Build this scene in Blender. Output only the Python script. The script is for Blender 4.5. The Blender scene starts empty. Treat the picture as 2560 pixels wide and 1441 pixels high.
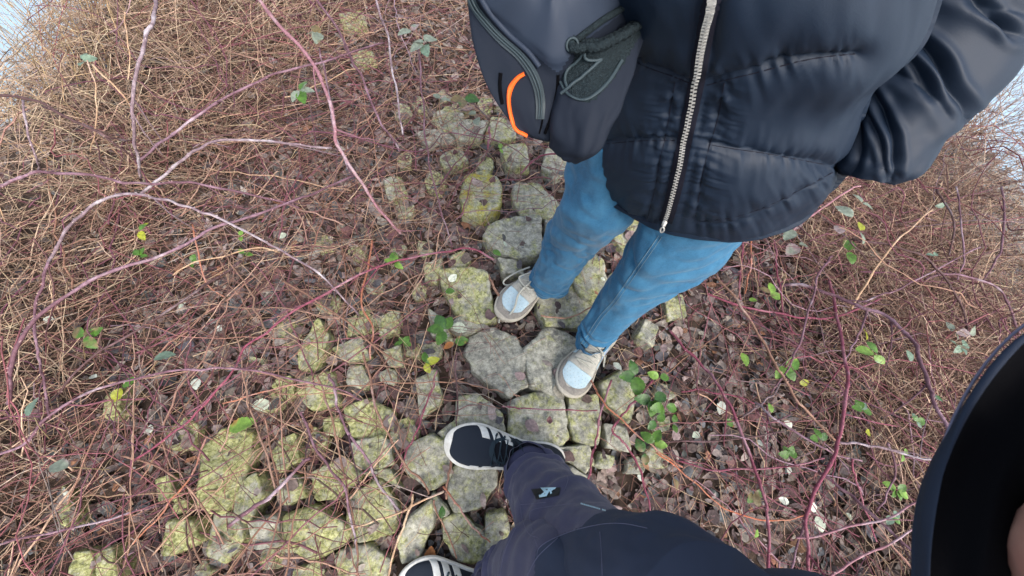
import bpy, bmesh, math, random
import numpy as np
from mathutils import Vector, Matrix
from mathutils.bvhtree import BVHTree

# ------------------------------------------------------------------ camera, sky, sun
SC = bpy.context.scene
COL = SC.collection
rng = np.random.default_rng(7)
random.seed(7)
F = 890.0; CX, CY = 1280.0, 720.5; NX, NY = 1190.0, 1110.0; H = 1.35
_d = np.array([NX - CX, -(NY - CY), -F]); _d /= np.linalg.norm(_d)
_Z = -_d
_X = np.array([1, 0, 0.]) - _Z * _Z[0]; _X /= np.linalg.norm(_X)
_Y = np.cross(_Z, _X)
RW = np.stack([_X, _Y, _Z])            # rows: world axes in camera coordinates
EYE = np.array([0, 0, H])
cam_d = bpy.data.cameras.new('camera'); cam = bpy.data.objects.new('camera', cam_d); COL.objects.link(cam)
cam_d.sensor_width = 36; cam_d.lens = F / 2560 * 36; cam_d.clip_start = 0.01; cam_d.clip_end = 2000
M = Matrix([list(RW[0]) + [0], list(RW[1]) + [0], list(RW[2]) + [H], [0, 0, 0, 1]])
cam.matrix_world = M
cam_d.dof.use_dof = True; cam_d.dof.focus_distance = 1.25; cam_d.dof.aperture_fstop = 14
SC.camera = cam
W = bpy.data.worlds.new('World'); SC.world = W; W.use_nodes = True
nt = W.node_tree; nt.nodes.clear()
sky = nt.nodes.new('ShaderNodeTexSky'); sky.sky_type = 'NISHITA'; sky.sun_disc = False
SUN_EL, SUN_AZ = math.radians(48), math.radians(150)
sky.sun_elevation = SUN_EL; sky.sun_rotation = SUN_AZ; sky.air_density = 1.3; sky.dust_density = 4.0; sky.ozone_density = 1.0
hs = nt.nodes.new('ShaderNodeHueSaturation'); hs.inputs['Saturation'].default_value = 0.62
bg = nt.nodes.new('ShaderNodeBackground'); bg.inputs['Strength'].default_value = 0.15
wo = nt.nodes.new('ShaderNodeOutputWorld')
nt.links.new(sky.outputs[0], hs.inputs['Color']); nt.links.new(hs.outputs[0], bg.inputs[0]); nt.links.new(bg.outputs[0], wo.inputs[0])
sl = bpy.data.lights.new('sun', 'SUN'); sl.energy = 1.1; sl.angle = math.radians(35); sl.color = (1.0, 0.97, 0.93)
so = bpy.data.objects.new('sun', sl); COL.objects.link(so)
_sd = Vector((math.sin(SUN_AZ) * math.cos(SUN_EL), math.cos(SUN_AZ) * math.cos(SUN_EL), math.sin(SUN_EL)))
so.rotation_euler = _sd.to_track_quat('Z', 'Y').to_euler()
SC.view_settings.view_transform = 'Standard'; SC.view_settings.look = 'None'
SC.view_settings.exposure = 1.12; SC.view_settings.gamma = 1

def ray(px, py):
    v = np.array([px - CX, -(py - CY), -F]); return RW @ v
def P(px, py, z=0.0):
    r = ray(px, py); return EYE + r * ((z - H) / r[2])
def D(px, py, dep):
    return EYE + ray(px, py) / F * dep
def topx(p):
    """world points (N,3) -> photograph pixels (N,2)"""
    c = (np.asarray(p) - EYE) @ RW
    w = np.maximum(-c[:, 2], 1e-4)
    return np.stack([CX + c[:, 0] / w * F, CY - c[:, 1] / w * F], 1)

# ------------------------------------------------------------------ helpers
def _hash(i, j, k, s):
    n = (i * 374761393 + j * 668265263 + k * 2147483647 + s * 974634777) & 0xFFFFFFFF
    n = ((n ^ (n >> 13)) * 1274126177) & 0xFFFFFFFF
    n = n ^ (n >> 16)
    return (n & 0xFFFF) / 65535.0
def vnoise(p, s=0):
    p = np.asarray(p, float)
    if p.shape[-1] == 2: p = np.concatenate([p, np.zeros(p.shape[:-1] + (1,))], -1)
    i = np.floor(p).astype(np.int64); f = p - i; f = f * f * (3 - 2 * f)
    r = 0
    for a in (0, 1):
        for b in (0, 1):
            for c in (0, 1):
                w = (f[..., 0] if a else 1 - f[..., 0]) * (f[..., 1] if b else 1 - f[..., 1]) * (f[..., 2] if c else 1 - f[..., 2])
                r = r + w * _hash(i[..., 0] + a, i[..., 1] + b, i[..., 2] + c, s)
    return r * 2 - 1
def sstep(a, b, x):
    t = np.clip((x - a) / (b - a), 0, 1); return t * t * (3 - 2 * t)

def mesh_obj(name, V, Fc, mat, parent=None, colors=None, smooth=True, mats=None, midx=None):
    """V (N,3); Fc list of faces or (M,k) array"""
    me = bpy.data.meshes.new(name)
    V = np.asarray(V, np.float32)
    if isinstance(Fc, np.ndarray):
        n, k = Fc.shape
        me.vertices.add(len(V)); me.vertices.foreach_set('co', V.ravel())
        me.loops.add(n * k); me.loops.foreach_set('vertex_index', Fc.astype(np.int32).ravel())
        me.polygons.add(n); me.polygons.foreach_set('loop_start', np.arange(0, n * k, k, dtype=np.int32))
        me.polygons.foreach_set('loop_total', np.full(n, k, np.int32))
        me.update(calc_edges=True)
    else:
        me.from_pydata([tuple(map(float, v)) for v in V], [], [tuple(map(int, f)) for f in Fc])
    if colors is not None:
        ca = me.color_attributes.new('Col', 'FLOAT_COLOR', 'POINT')
        c4 = np.ones((len(V), 4), np.float32); c4[:, :3] = colors
        ca.data.foreach_set('color', c4.ravel())
    for m in (mats or [mat]): me.materials.append(m)
    if midx is not None: me.polygons.foreach_set('material_index', np.asarray(midx, np.int32))
    if smooth: me.polygons.foreach_set('use_smooth', np.ones(len(me.polygons), bool))
    me.update()
    o = bpy.data.objects.new(name, me); COL.objects.link(o)
    if parent is not None:
        o.parent = parent
        if parent.type == "EMPTY": o.matrix_parent_inverse = Matrix.Translation(-parent.location)
    return o
def tag(o, label=None, cat=None, group=None, kind=None):
    if label: o['label'] = label
    if cat: o['category'] = cat
    if group: o['group'] = group
    if kind: o['kind'] = kind
    return o
def empty(name, loc=(0, 0, 0)):
    o = bpy.data.objects.new(name, None); COL.objects.link(o); o.location = loc; o.empty_display_size = .05
    return o
def settle(o):
    """children of a thing whose vertices are in world space: shift them under the moved Empty"""
    bpy.context.view_layer.update()
    for c in o.children: c.matrix_parent_inverse = Matrix.Translation(-o.location)

def catmull(pts, n):
    pts = np.asarray(pts, float); k = len(pts)
    if k == 2: 
        t = np.linspace(0, 1, n)[:, None]; return pts[0] * (1 - t) + pts[1] * t
    ext = np.vstack([2 * pts[0] - pts[1], pts, 2 * pts[-1] - pts[-2]])
    u = np.linspace(0, k - 1, n); i = np.minimum(u.astype(int), k - 2); t = (u - i)[:, None]
    p0, p1, p2, p3 = ext[i], ext[i + 1], ext[i + 2], ext[i + 3]
    return .5 * (2 * p1 + (p2 - p0) * t + (2 * p0 - 5 * p1 + 4 * p2 - p3) * t ** 2 + (3 * p1 - p0 - 3 * p2 + p3) * t ** 3)
def grid_faces(nv, nu, wrap=True, flip=False):
    r = np.arange(nv - 1)[:, None]; c = np.arange(nu if wrap else nu - 1)[None, :]
    c2 = (c + 1) % nu
    f = np.stack([r * nu + c, r * nu + c2, (r + 1) * nu + c2, (r + 1) * nu + c], -1).reshape(-1, 4)
    return f[:, ::-1].copy() if flip else f
def tubes(paths, radii, sides=4, flat=1.0):
    """paths (N,K,3), radii (N,K) -> V, F"""
    paths = np.asarray(paths, float); N, K, _ = paths.shape
    t = np.gradient(paths, axis=1); t /= np.linalg.norm(t, axis=2, keepdims=True) + 1e-9
    ref = np.array([.31, .17, 1.0]); ref = np.broadcast_to(ref, t.shape)
    a = np.cross(t, ref); a /= np.linalg.norm(a, axis=2, keepdims=True) + 1e-9
    b = np.cross(t, a)
    th = np.arange(sides) / sides * 2 * np.pi
    V = paths[:, :, None] + radii[:, :, None, None] * (np.cos(th)[None, None, :, None] * a[:, :, None] + flat * np.sin(th)[None, None, :, None] * b[:, :, None])
    V = V.reshape(-1, 3)
    f = grid_faces(K, sides)
    Fc = (f[None] + (np.arange(N) * K * sides)[:, None, None]).reshape(-1, 4)
    return V, Fc
def tube_path(pts, r, sides=8, n=None, flat=1.0):
    p = catmull(pts, n or max(8, len(pts) * 6))
    rr = np.full(len(p), r) if np.isscalar(r) else np.interp(np.linspace(0, 1, len(p)), np.linspace(0, 1, len(r)), r)
    V, Fc = tubes(p[None], rr[None], sides, flat)
    K = len(p); base = list(Fc)
    faces = [tuple(x) for x in base] + [tuple(range(sides))[::-1], tuple(range((K - 1) * sides, K * sides))]
    return V, faces
def join(parts):
    Vs, Fs, o = [], [], 0
    for V, Fc in parts:
        Vs.append(np.asarray(V)); Fs += [tuple(int(i) + o for i in f) for f in Fc]; o += len(V)
    return np.vstack(Vs), Fs

# limbs: sections = (centre, half axis a, half axis b)
def zsec(L, R, z, b):
    zz = z if hasattr(z, '__len__') else (z, z)
    A, B = P(*L, zz[0]), P(*R, zz[1]); c = (A + B) / 2; a = (B - A) / 2
    bd = np.cross([0, 0, 1.], a); bd /= np.linalg.norm(bd); return c, a, bd * b
def dsec(L, R, dep, b):
    A, B = D(*L, dep), D(*R, dep); c = (A + B) / 2; a = (B - A) / 2
    v = c - EYE; v -= a * (v @ a) / (a @ a); v /= np.linalg.norm(v); return c, a, v * b
def loft(secs, nu, nv, ex=1.0):
    c = catmull([s[0] for s in secs], nv); a = catmull([s[1] for s in secs], nv); b = catmull([s[2] for s in secs], nv)
    th = np.arange(nu) / nu * 2 * np.pi
    cs = np.sign(np.cos(th)) * np.abs(np.cos(th)) ** ex; sn = np.sign(np.sin(th)) * np.abs(np.sin(th)) ** ex
    G = c[:, None] + cs[None, :, None] * a[:, None] + sn[None, :, None] * b[:, None]
    return G, c
def gnormals(G, c):
    du = np.roll(G, -1, 1) - np.roll(G, 1, 1); dv = np.gradient(G, axis=0)
    n = np.cross(du, dv); n /= np.linalg.norm(n, axis=2, keepdims=True) + 1e-9
    s = np.sign(np.sum(n * (G - c[:, None]), axis=2, keepdims=True)); s = np.where(np.median(s) >= 0, 1, -1)
    return n * s
def close_grid(G, cap0=False, cap1=False):
    nv, nu, _ = G.shape; Fc = [tuple(f) for f in grid_faces(nv, nu)]; V = G.reshape(-1, 3)
    if cap0: V = np.vstack([V, G[0].mean(0)]); i = len(V) - 1; Fc += [(i, (k + 1) % nu, k) for k in range(nu)]
    if cap1:
        V = np.vstack([V, G[-1].mean(0)]); i = len(V) - 1; b = (nv - 1) * nu; Fc += [(i, b + k, b + (k + 1) % nu) for k in range(nu)]
    return V, Fc
def pdist(q, line):
    """distance of px points (N,2) to a polyline, and the arc length of the nearest point"""
    line = np.asarray(line, float); best = np.full(len(q), 1e9); arc = np.zeros(len(q)); acc = 0
    for a, b in zip(line[:-1], line[1:]):
        ab = b - a; L = np.linalg.norm(ab); t = np.clip(((q - a) @ ab) / (L * L), 0, 1)
        d = np.linalg.norm(q - a - t[:, None] * ab, axis=1); m = d < best
        best = np.where(m, d, best); arc = np.where(m, acc + t * L, arc); acc += L
    return best, arc
class Surf:
    """a finished garment surface on which seams, tapes and badges are laid"""
    def __init__(s, objs):
        V, Fc = [], []; o = 0
        for ob in objs:
            vs = [v.co.copy() for v in ob.data.vertices]; V += vs; Fc += [[i + o for i in p.vertices] for p in ob.data.polygons]; o += len(vs)
        s.b = BVHTree.FromPolygons(V, Fc)
    def hit(s, px, py, lift=0.001):
        d = Vector(ray(px, py)).normalized(); h, n, i, t = s.b.ray_cast(Vector(EYE), d)
        if h is None: return None
        if n.dot(d) > 0: n = -n
        return np.array(h + n * lift)
    def line(s, pts, n=40, lift=0.0005):
        q = catmull(pts, n); r = [s.hit(x, y, lift) for x, y in q]; r = [x for x in r if x is not None]
        return np.array(r)
    def tube(s, pts, r, n=40, lift=0.0005, sides=6, flat=1.0):
        l = s.line(pts, n, lift)
        l = (l + np.vstack([l[:1], l[:-1]]) + np.vstack([l[1:], l[-1:]])) / 3
        V, Fc = tubes(l[None], np.full((1, len(l)), r), sides, flat); return V, [tuple(f) for f in Fc]
    def patch(s, quad, nx, ny, lift=0.0015, thick=0.0015):
        """quad: 4 px corners (clockwise); a thin solid sheet lying on the surface"""
        q = np.asarray(quad, float); V = []
        for j in range(ny + 1):
            for i in range(nx + 1):
                u, v = i / nx, j / ny
                p = (q[0] * (1 - u) + q[1] * u) * (1 - v) + (q[3] * (1 - u) + q[2] * u) * v
                h = s.hit(p[0], p[1], lift)
                V.append(h if h is not None else (V[-1] if V else np.zeros(3)))
        V = np.array(V); Fc = [tuple(f) for f in grid_faces(ny + 1, nx + 1, wrap=False)]
        return V, Fc
    def strip(s, pts, w, n=40, m=3, lift=0.0012):
        """a tape of width w px along a px polyline"""
        q = catmull(pts, n); t = np.gradient(q, axis=0); t /= np.linalg.norm(t, axis=1, keepdims=True); nn = np.stack([-t[:, 1], t[:, 0]], 1)
        ww = np.interp(np.linspace(0, 1, n), np.linspace(0, 1, len(w)), w) if hasattr(w, '__len__') else np.full(n, w)
        V = []
        for k in range(n):
            for j in range(m + 1):
                p = q[k] + nn[k] * (j / m - .5) * ww[k]; h = s.hit(p[0], p[1], lift)
                V.append(h if h is not None else (V[-1] if V else np.zeros(3)))
        return np.array(V), [tuple(f) for f in grid_faces(n, m + 1, wrap=False)]

# ------------------------------------------------------------------ materials
def mat(name, col, rough=.8, spec=.3, noise=None, col2=None, scale=30, bump=0, bscale=200, attr=False, sheen=0, metallic=0, stretch=None, trans=0):
    m = bpy.data.materials.new(name); m.use_nodes = True; t = m.node_tree; b = t.nodes['Principled BSDF']
    b.inputs['Roughness'].default_value = rough; b.inputs['Specular IOR Level'].default_value = spec; b.inputs['Metallic'].default_value = metallic
    if sheen: b.inputs['Sheen Weight'].default_value = sheen; b.inputs['Sheen Roughness'].default_value = .5
    b.inputs['Base Color'].default_value = (*col, 1)
    geo = t.nodes.new('ShaderNodeNewGeometry')
    pos = geo.outputs['Position']
    if stretch:
        mp = t.nodes.new('ShaderNodeMapping'); mp.inputs['Scale'].default_value = stretch; t.links.new(pos, mp.inputs[0]); pos = mp.outputs[0]
    if attr:
        at = t.nodes.new('ShaderNodeAttribute'); at.attribute_name = 'Col'
        n = t.nodes.new('ShaderNodeTexNoise'); n.inputs['Scale'].default_value = scale; n.inputs['Detail'].default_value = 4; t.links.new(pos, n.inputs['Vector'])
        mr = t.nodes.new('ShaderNodeMapRange'); mr.inputs['From Min'].default_value = .3; mr.inputs['From Max'].default_value = .7; mr.inputs['To Min'].default_value = .7; mr.inputs['To Max'].default_value = 1.3
        t.links.new(n.outputs[0], mr.inputs[0])
        vm = t.nodes.new('ShaderNodeVectorMath'); vm.operation = 'SCALE'; t.links.new(at.outputs['Color'], vm.inputs[0]); t.links.new(mr.outputs[0], vm.inputs['Scale'])
        t.links.new(vm.outputs[0], b.inputs['Base Color'])
    elif col2:
        n = t.nodes.new('ShaderNodeTexNoise'); n.inputs['Scale'].default_value = scale; n.inputs['Detail'].default_value = 6; n.inputs['Roughness'].default_value = .65; t.links.new(pos, n.inputs['Vector'])
        r = t.nodes.new('ShaderNodeValToRGB'); r.color_ramp.elements[0].position = .35; r.color_ramp.elements[0].color = (*col, 1); r.color_ramp.elements[1].position = .65; r.color_ramp.elements[1].color = (*col2, 1)
        t.links.new(n.outputs[0], r.inputs[0]); t.links.new(r.outputs[0], b.inputs['Base Color'])
    if bump:
        n2 = t.nodes.new('ShaderNodeTexNoise'); n2.inputs['Scale'].default_value = bscale; n2.inputs['Detail'].default_value = 4; t.links.new(pos, n2.inputs['Vector'])
        bp = t.nodes.new('ShaderNodeBump'); bp.inputs['Strength'].default_value = bump; bp.inputs['Distance'].default_value = .004
        t.links.new(n2.outputs[0], bp.inputs['Height']); t.links.new(bp.outputs[0], b.inputs['Normal'])
    if trans:
        tr = t.nodes.new('ShaderNodeBsdfTranslucent'); mx = t.nodes.new('ShaderNodeMixShader'); mx.inputs[0].default_value = trans
        out = t.nodes['Material Output']
        src = b.inputs['Base Color'].links[0].from_socket if b.inputs['Base Color'].links else None
        if src: t.links.new(src, tr.inputs[0])
        else: tr.inputs[0].default_value = (*col, 1)
        t.links.new(b.outputs[0], mx.inputs[1]); t.links.new(tr.outputs[0], mx.inputs[2]); t.links.new(mx.outputs[0], out.inputs[0])
    return m
def nd(t, typ, **kw):
    n = t.nodes.new(typ)
    for k, v in kw.items():
        if k in n.inputs: n.inputs[k].default_value = v
        else: setattr(n, k, v)
    return n
def ramp(t, src, stops):
    r = t.nodes.new('ShaderNodeValToRGB'); e = r.color_ramp.elements
    while len(e) < len(stops): e.new(.5)
    for k, (p, c) in enumerate(stops): e[k].position = p; e[k].color = (*c, 1) if len(c) == 3 else c
    t.links.new(src, r.inputs[0]); return r
def mixc(t, fac, a, b):
    m = t.nodes.new('ShaderNodeMix'); m.data_type = 'RGBA'
    for sock, v in ((m.inputs[0], fac), (m.inputs[6], a), (m.inputs[7], b)):
        if hasattr(v, 'is_linked') or hasattr(v, 'links'): t.links.new(v, sock)
        else: sock.default_value = v if not hasattr(v, '__len__') else (*v, 1)
    return m.outputs[2]
def stone_mat():
    m = bpy.data.materials.new('lichen_stone'); m.use_nodes = True; t = m.node_tree; b = t.nodes['Principled BSDF']
    b.inputs['Roughness'].default_value = .9; b.inputs['Specular IOR Level'].default_value = .2
    geo = nd(t, 'ShaderNodeNewGeometry'); oi = nd(t, 'ShaderNodeObjectInfo'); tc = nd(t, 'ShaderNodeTexCoord')
    pos = tc.outputs['Object']
    def noise(s, det=6, r=.6): 
        n = nd(t, 'ShaderNodeTexNoise', Scale=s, Detail=det, Roughness=r); t.links.new(pos, n.inputs['Vector']); return n.outputs[0]
    at = nd(t, 'ShaderNodeAttribute'); at.attribute_name = 'Col'
    sep = nd(t, 'ShaderNodeSeparateColor'); t.links.new(at.outputs['Color'], sep.inputs[0])
    base = ramp(t, noise(48, 10, .75), [(.34, (.10, .10, .095)), (.48, (.29, .285, .24)), (.63, (.50, .49, .41))]).outputs[0]
    # yellow-green crust: amount rides on the stone's own moss value
    n1 = noise(19, 10, .78)
    ma = nd(t, 'ShaderNodeMath', operation='ADD'); t.links.new(n1, ma.inputs[0]); t.links.new(sep.outputs[0], ma.inputs[1])
    mossm = ramp(t, ma.outputs[0], [(.47, (0, 0, 0)), (.60, (.95, .95, .95))]).outputs[0]
    mosscol = ramp(t, noise(90, 4, .7), [(.36, (.12, .13, .05)), (.5, (.33, .34, .13)), (.62, (.54, .54, .28))]).outputs[0]
    c = mixc(t, mossm, base, mosscol)
    ye = nd(t, 'ShaderNodeMath', operation='ADD'); t.links.new(noise(16, 9, .8), ye.inputs[0]); t.links.new(sep.outputs[1], ye.inputs[1])
    c = mixc(t, ramp(t, ye.outputs[0], [(.66, (0, 0, 0)), (.76, (.9, .9, .9))]).outputs[0], c, (.44, .37, .05))
    dk = ramp(t, noise(14, 8, .7), [(.57, (0, 0, 0)), (.66, (.75, .75, .75))]).outputs[0]
    c = mixc(t, dk, c, (.085, .085, .09))
    sp = ramp(t, noise(230, 3, .6), [(.64, (0, 0, 0)), (.70, (.8, .8, .8))]).outputs[0]
    c = mixc(t, sp, c, (.60, .60, .52))
    sp2 = ramp(t, noise(170, 3, .6), [(.30, (.8, .8, .8)), (.37, (0, 0, 0))]).outputs[0]
    c = mixc(t, sp2, c, (.12, .12, .09))
    t.links.new(c, b.inputs['Base Color'])
    bp = nd(t, 'ShaderNodeBump', Strength=.8, Distance=.005); t.links.new(noise(120, 8, .8), bp.inputs['Height']); t.links.new(bp.outputs[0], b.inputs['Normal'])
    return m
MT = {}
MT['stone'] = stone_mat()
MT['soil'] = mat('soil', (.035, .024, .02), .95, .1, col2=(.10, .07, .055), scale=25, bump=.8, bscale=90)
MT['litter'] = mat('leaf_litter', (.2, .15, .13), .75, .35, attr=True, scale=120, trans=.15, bump=.25, bscale=300)
MT['stems'] = mat('dry_stems', (.3, .2, .14), .8, .25, attr=True, scale=60)
MT['cane'] = mat('bramble_cane', (.2, .1, .12), .7, .3, attr=True, scale=110, bump=.5, bscale=350)
MT['leaf'] = mat('bramble_leaf', (.1, .2, .05), .38, .5, attr=True, scale=90, trans=.2, bump=.3, bscale=260)
MT['puffer'] = mat('black_nylon', (.0060, .0150, .033), .58, .33, bump=.12, bscale=700)
MT['puffer_hem'] = mat('black_nylon_binding', (.006, .007, .012), .55, .4)
MT['tape'] = mat('zip_tape', (.009, .009, .018), .85, .2, bump=.3, bscale=1500)
MT['metal'] = mat('pale_metal', (.60, .59, .56), .38, .6, metallic=.35)
MT['bagtop_lit'] = mat('bag_fabric_lit', (.021, .031, .053), .62, .32, bump=.06, bscale=1500)  # paler bag fabric: light falling on the upward lid put into the colour
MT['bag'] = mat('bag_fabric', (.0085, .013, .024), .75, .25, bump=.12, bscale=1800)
MT['bagzip'] = mat('bag_zip_coating', (.022, .036, .044), .5, .45)
MT['mesh'] = mat('bag_mesh', (.004, .008, .011), .8, .25, col2=(.016, .028, .034), scale=420, bump=.8, bscale=500)
MT['cord'] = mat('elastic_cord', (.03, .047, .056), .6, .35)
MT['orange'] = mat('orange_trim', (.95, .13, .012), .5, .4)
MT['green'] = mat('green_label', (.01, .16, .09), .5, .4)
MT['dark'] = mat('black_cloth', (.003, .003, .004), .95, .05)
MT['skin'] = mat('skin', (.50, .27, .21), .5, .4, col2=(.42, .2, .16), scale=40)
MT['hair'] = mat('hair', (.05, .03, .02), .6, .3)
MT['rubber_white'] = mat('white_rubber', (.70, .69, .64), .6, .4, col2=(.52, .50, .45), scale=45)
MT['rubber_cream'] = mat('cream_rubber', (.46, .43, .36), .7, .25, col2=(.33, .30, .25), scale=60)
MT['knit'] = mat('navy_knit', (.014, .020, .032), .85, .3, bump=.5, bscale=900)
MT['knit_dark'] = mat('black_knit', (.006, .007, .011), .9, .2, bump=.5, bscale=900)
MT['lace_navy'] = mat('navy_lace', (.018, .032, .044), .8, .25)
MT['stripe'] = mat('white_leather', (.72, .72, .68), .55, .4, col2=(.58, .57, .52), scale=70)
MT['suede_grey'] = mat('taupe_suede', (.20, .185, .165), .95, .1, col2=(.28, .26, .235), scale=150, bump=.5, bscale=700)
MT['suede_beige'] = mat('beige_suede', (.34, .33, .295), .95, .1, col2=(.44, .43, .39), scale=100, bump=.5, bscale=700)
MT['blue_leather'] = mat('pale_blue_leather', (.33, .45, .52), .85, .2, col2=(.42, .53, .58), scale=70, bump=.2, bscale=600)
MT['lace_grey'] = mat('grey_lace', (.42, .42, .37), .85, .2, bump=.5, bscale=900)
MT['sock'] = mat('lilac_lining', (.36, .40, .62), .8, .2)
MT['ink'] = mat('blue_print', (.05, .05, .35), .6, .3)
MT['badge'] = mat('badge_print', (.46, .68, .78), .5, .4)
MT['badge_bg'] = mat('badge_rubber', (.008, .012, .016), .5, .4)
MT['thread'] = mat('grey_thread', (.15, .15, .22), .8, .2)
MT['denim_thread'] = mat('denim_thread', (.13, .21, .27), .8, .2)
def denim():
    m = bpy.data.materials.new('blue_denim'); m.use_nodes = True; t = m.node_tree; b = t.nodes['Principled BSDF']
    b.inputs['Roughness'].default_value = .85; b.inputs['Specular IOR Level'].default_value = .2; b.inputs['Sheen Weight'].default_value = .15
    g = nd(t, 'ShaderNodeNewGeometry')
    def sn(sc, s):
        mp = nd(t, 'ShaderNodeMapping'); mp.inputs['Scale'].default_value = sc; t.links.new(g.outputs['Position'], mp.inputs[0])
        n = nd(t, 'ShaderNodeTexNoise', Scale=s, Detail=5, Roughness=.7); t.links.new(mp.outputs[0], n.inputs['Vector']); return n.outputs[0]
    a = ramp(t, sn((1, 1, .12), 700), [(.3, (.006, .052, .125)), (.7, (.028, .14, .27))]).outputs[0]
    c = ramp(t, sn((.15, .15, 1), 800), [(.35, (.008, .058, .13)), (.7, (.038, .15, .27))]).outputs[0]
    x = mixc(t, .5, a, c)
    w = ramp(t, sn((1, 1, .5), 14), [(.35, (0, 0, 0)), (.75, (.45, .45, .45))]).outputs[0]
    x = mixc(t, w, x, (.085, .26, .42))
    t.links.new(x, b.inputs['Base Color'])
    bp = nd(t, 'ShaderNodeBump', Strength=.25, Distance=.002); t.links.new(sn((1, 1, .3), 900), bp.inputs['Height']); t.links.new(bp.outputs[0], b.inputs['Normal'])
    return m
MT['denim'] = denim()
MT['trouser'] = mat('purple_grey_canvas', (.045, .046, .090), .8, .25, col2=(.058, .058, .108), scale=20, bump=.2, bscale=1300, sheen=.15)
MT['trouser_dark'] = mat('navy_stretch', (.030, .041, .073), .75, .3, bump=.15, bscale=1500)

# ------------------------------------------------------------------ ground, water
WATER_Z = -.62
def left_edge(y): return -1.22 + .26 * np.maximum(0, y - .5) ** 1.25
def right_edge(y): return 1.42 - .05 * y
def gz(x, y):
    x = np.asarray(x, float); y = np.asarray(y, float)
    z = .03 * vnoise(np.stack([x * 2.3, y * 2.3], -1), 1) + .012 * vnoise(np.stack([x * 9, y * 9], -1), 2)
    r = -sstep(2.9, 4.9, x + .06 * y) * 1.1
    l = -sstep(2.0, 3.9, -x - .0 * y + .12 * np.maximum(y - 1, 0)) * 1.3
    return z + r + l
def warp(n, near, far):
    s = np.linspace(-1, 1, n); return np.sign(s) * (np.abs(s) * near + np.abs(s) ** 7 * far)
gx, gy = np.meshgrid(warp(300, 6, 400), warp(300, 6, 400))
GV = np.stack([gx, gy, gz(gx, gy)], -1).reshape(-1, 3)
gm = bpy.data.materials.new('earth'); gm.use_nodes = True; t = gm.node_tree; b = t.nodes['Principled BSDF']; b.inputs['Roughness'].default_value = .9; b.inputs['Specular IOR Level'].default_value = .2
g = nd(t, 'ShaderNodeNewGeometry'); n = nd(t, 'ShaderNodeTexNoise', Scale=22, Detail=8, Roughness=.7); t.links.new(g.outputs['Position'], n.inputs['Vector'])
soil = ramp(t, n.outputs[0], [(.3, (.022, .015, .012)), (.55, (.075, .052, .04)), (.75, (.15, .11, .085))]).outputs[0]
n2 = nd(t, 'ShaderNodeTexNoise', Scale=60, Detail=8, Roughness=.8); t.links.new(g.outputs['Position'], n2.inputs['Vector'])
shore = ramp(t, n2.outputs[0], [(.35, (.13, .125, .115)), (.6, (.33, .325, .31)), (.75, (.5, .5, .49))]).outputs[0]
sx = nd(t, 'ShaderNodeSeparateXYZ'); t.links.new(g.outputs['Position'], sx.inputs[0])
mr = nd(t, 'ShaderNodeMapRange'); mr.inputs['From Min'].default_value = 2.3; mr.inputs['From Max'].default_value = 2.9; t.links.new(sx.outputs[0], mr.inputs[0])
t.links.new(mixc(t, mr.outputs[0], soil, shore), b.inputs['Base Color'])
bp = nd(t, 'ShaderNodeBump', Strength=.7, Distance=.01); t.links.new(n2.outputs[0], bp.inputs['Height']); t.links.new(bp.outputs[0], b.inputs['Normal'])
o = mesh_obj('ground', GV, grid_faces(300, 300, wrap=False), gm); tag(o, 'brown earth bank sloping to the water', None, None, 'structure')
wm = bpy.data.materials.new('water'); wm.use_nodes = True; t = wm.node_tree; b = t.nodes['Principled BSDF']
b.inputs['Base Color'].default_value = (.30, .42, .52, 1); b.inputs['Roughness'].default_value = .2; b.inputs['Specular IOR Level'].default_value = .9
g = nd(t, 'ShaderNodeNewGeometry'); n = nd(t, 'ShaderNodeTexNoise', Scale=6, Detail=3); t.links.new(g.outputs['Position'], n.inputs['Vector'])
bp = nd(t, 'ShaderNodeBump', Strength=.12, Distance=.02); t.links.new(n.outputs[0], bp.inputs['Height']); t.links.new(bp.outputs[0], b.inputs['Normal'])
o = mesh_obj('water', np.array([[-700, -700, WATER_Z], [700, -700, WATER_Z], [700, 700, WATER_Z], [-700, 700, WATER_Z]]), np.array([[0, 1, 2, 3]]), wm)
tag(o, 'pale blue misty water beyond the bank', None, None, 'structure')

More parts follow.
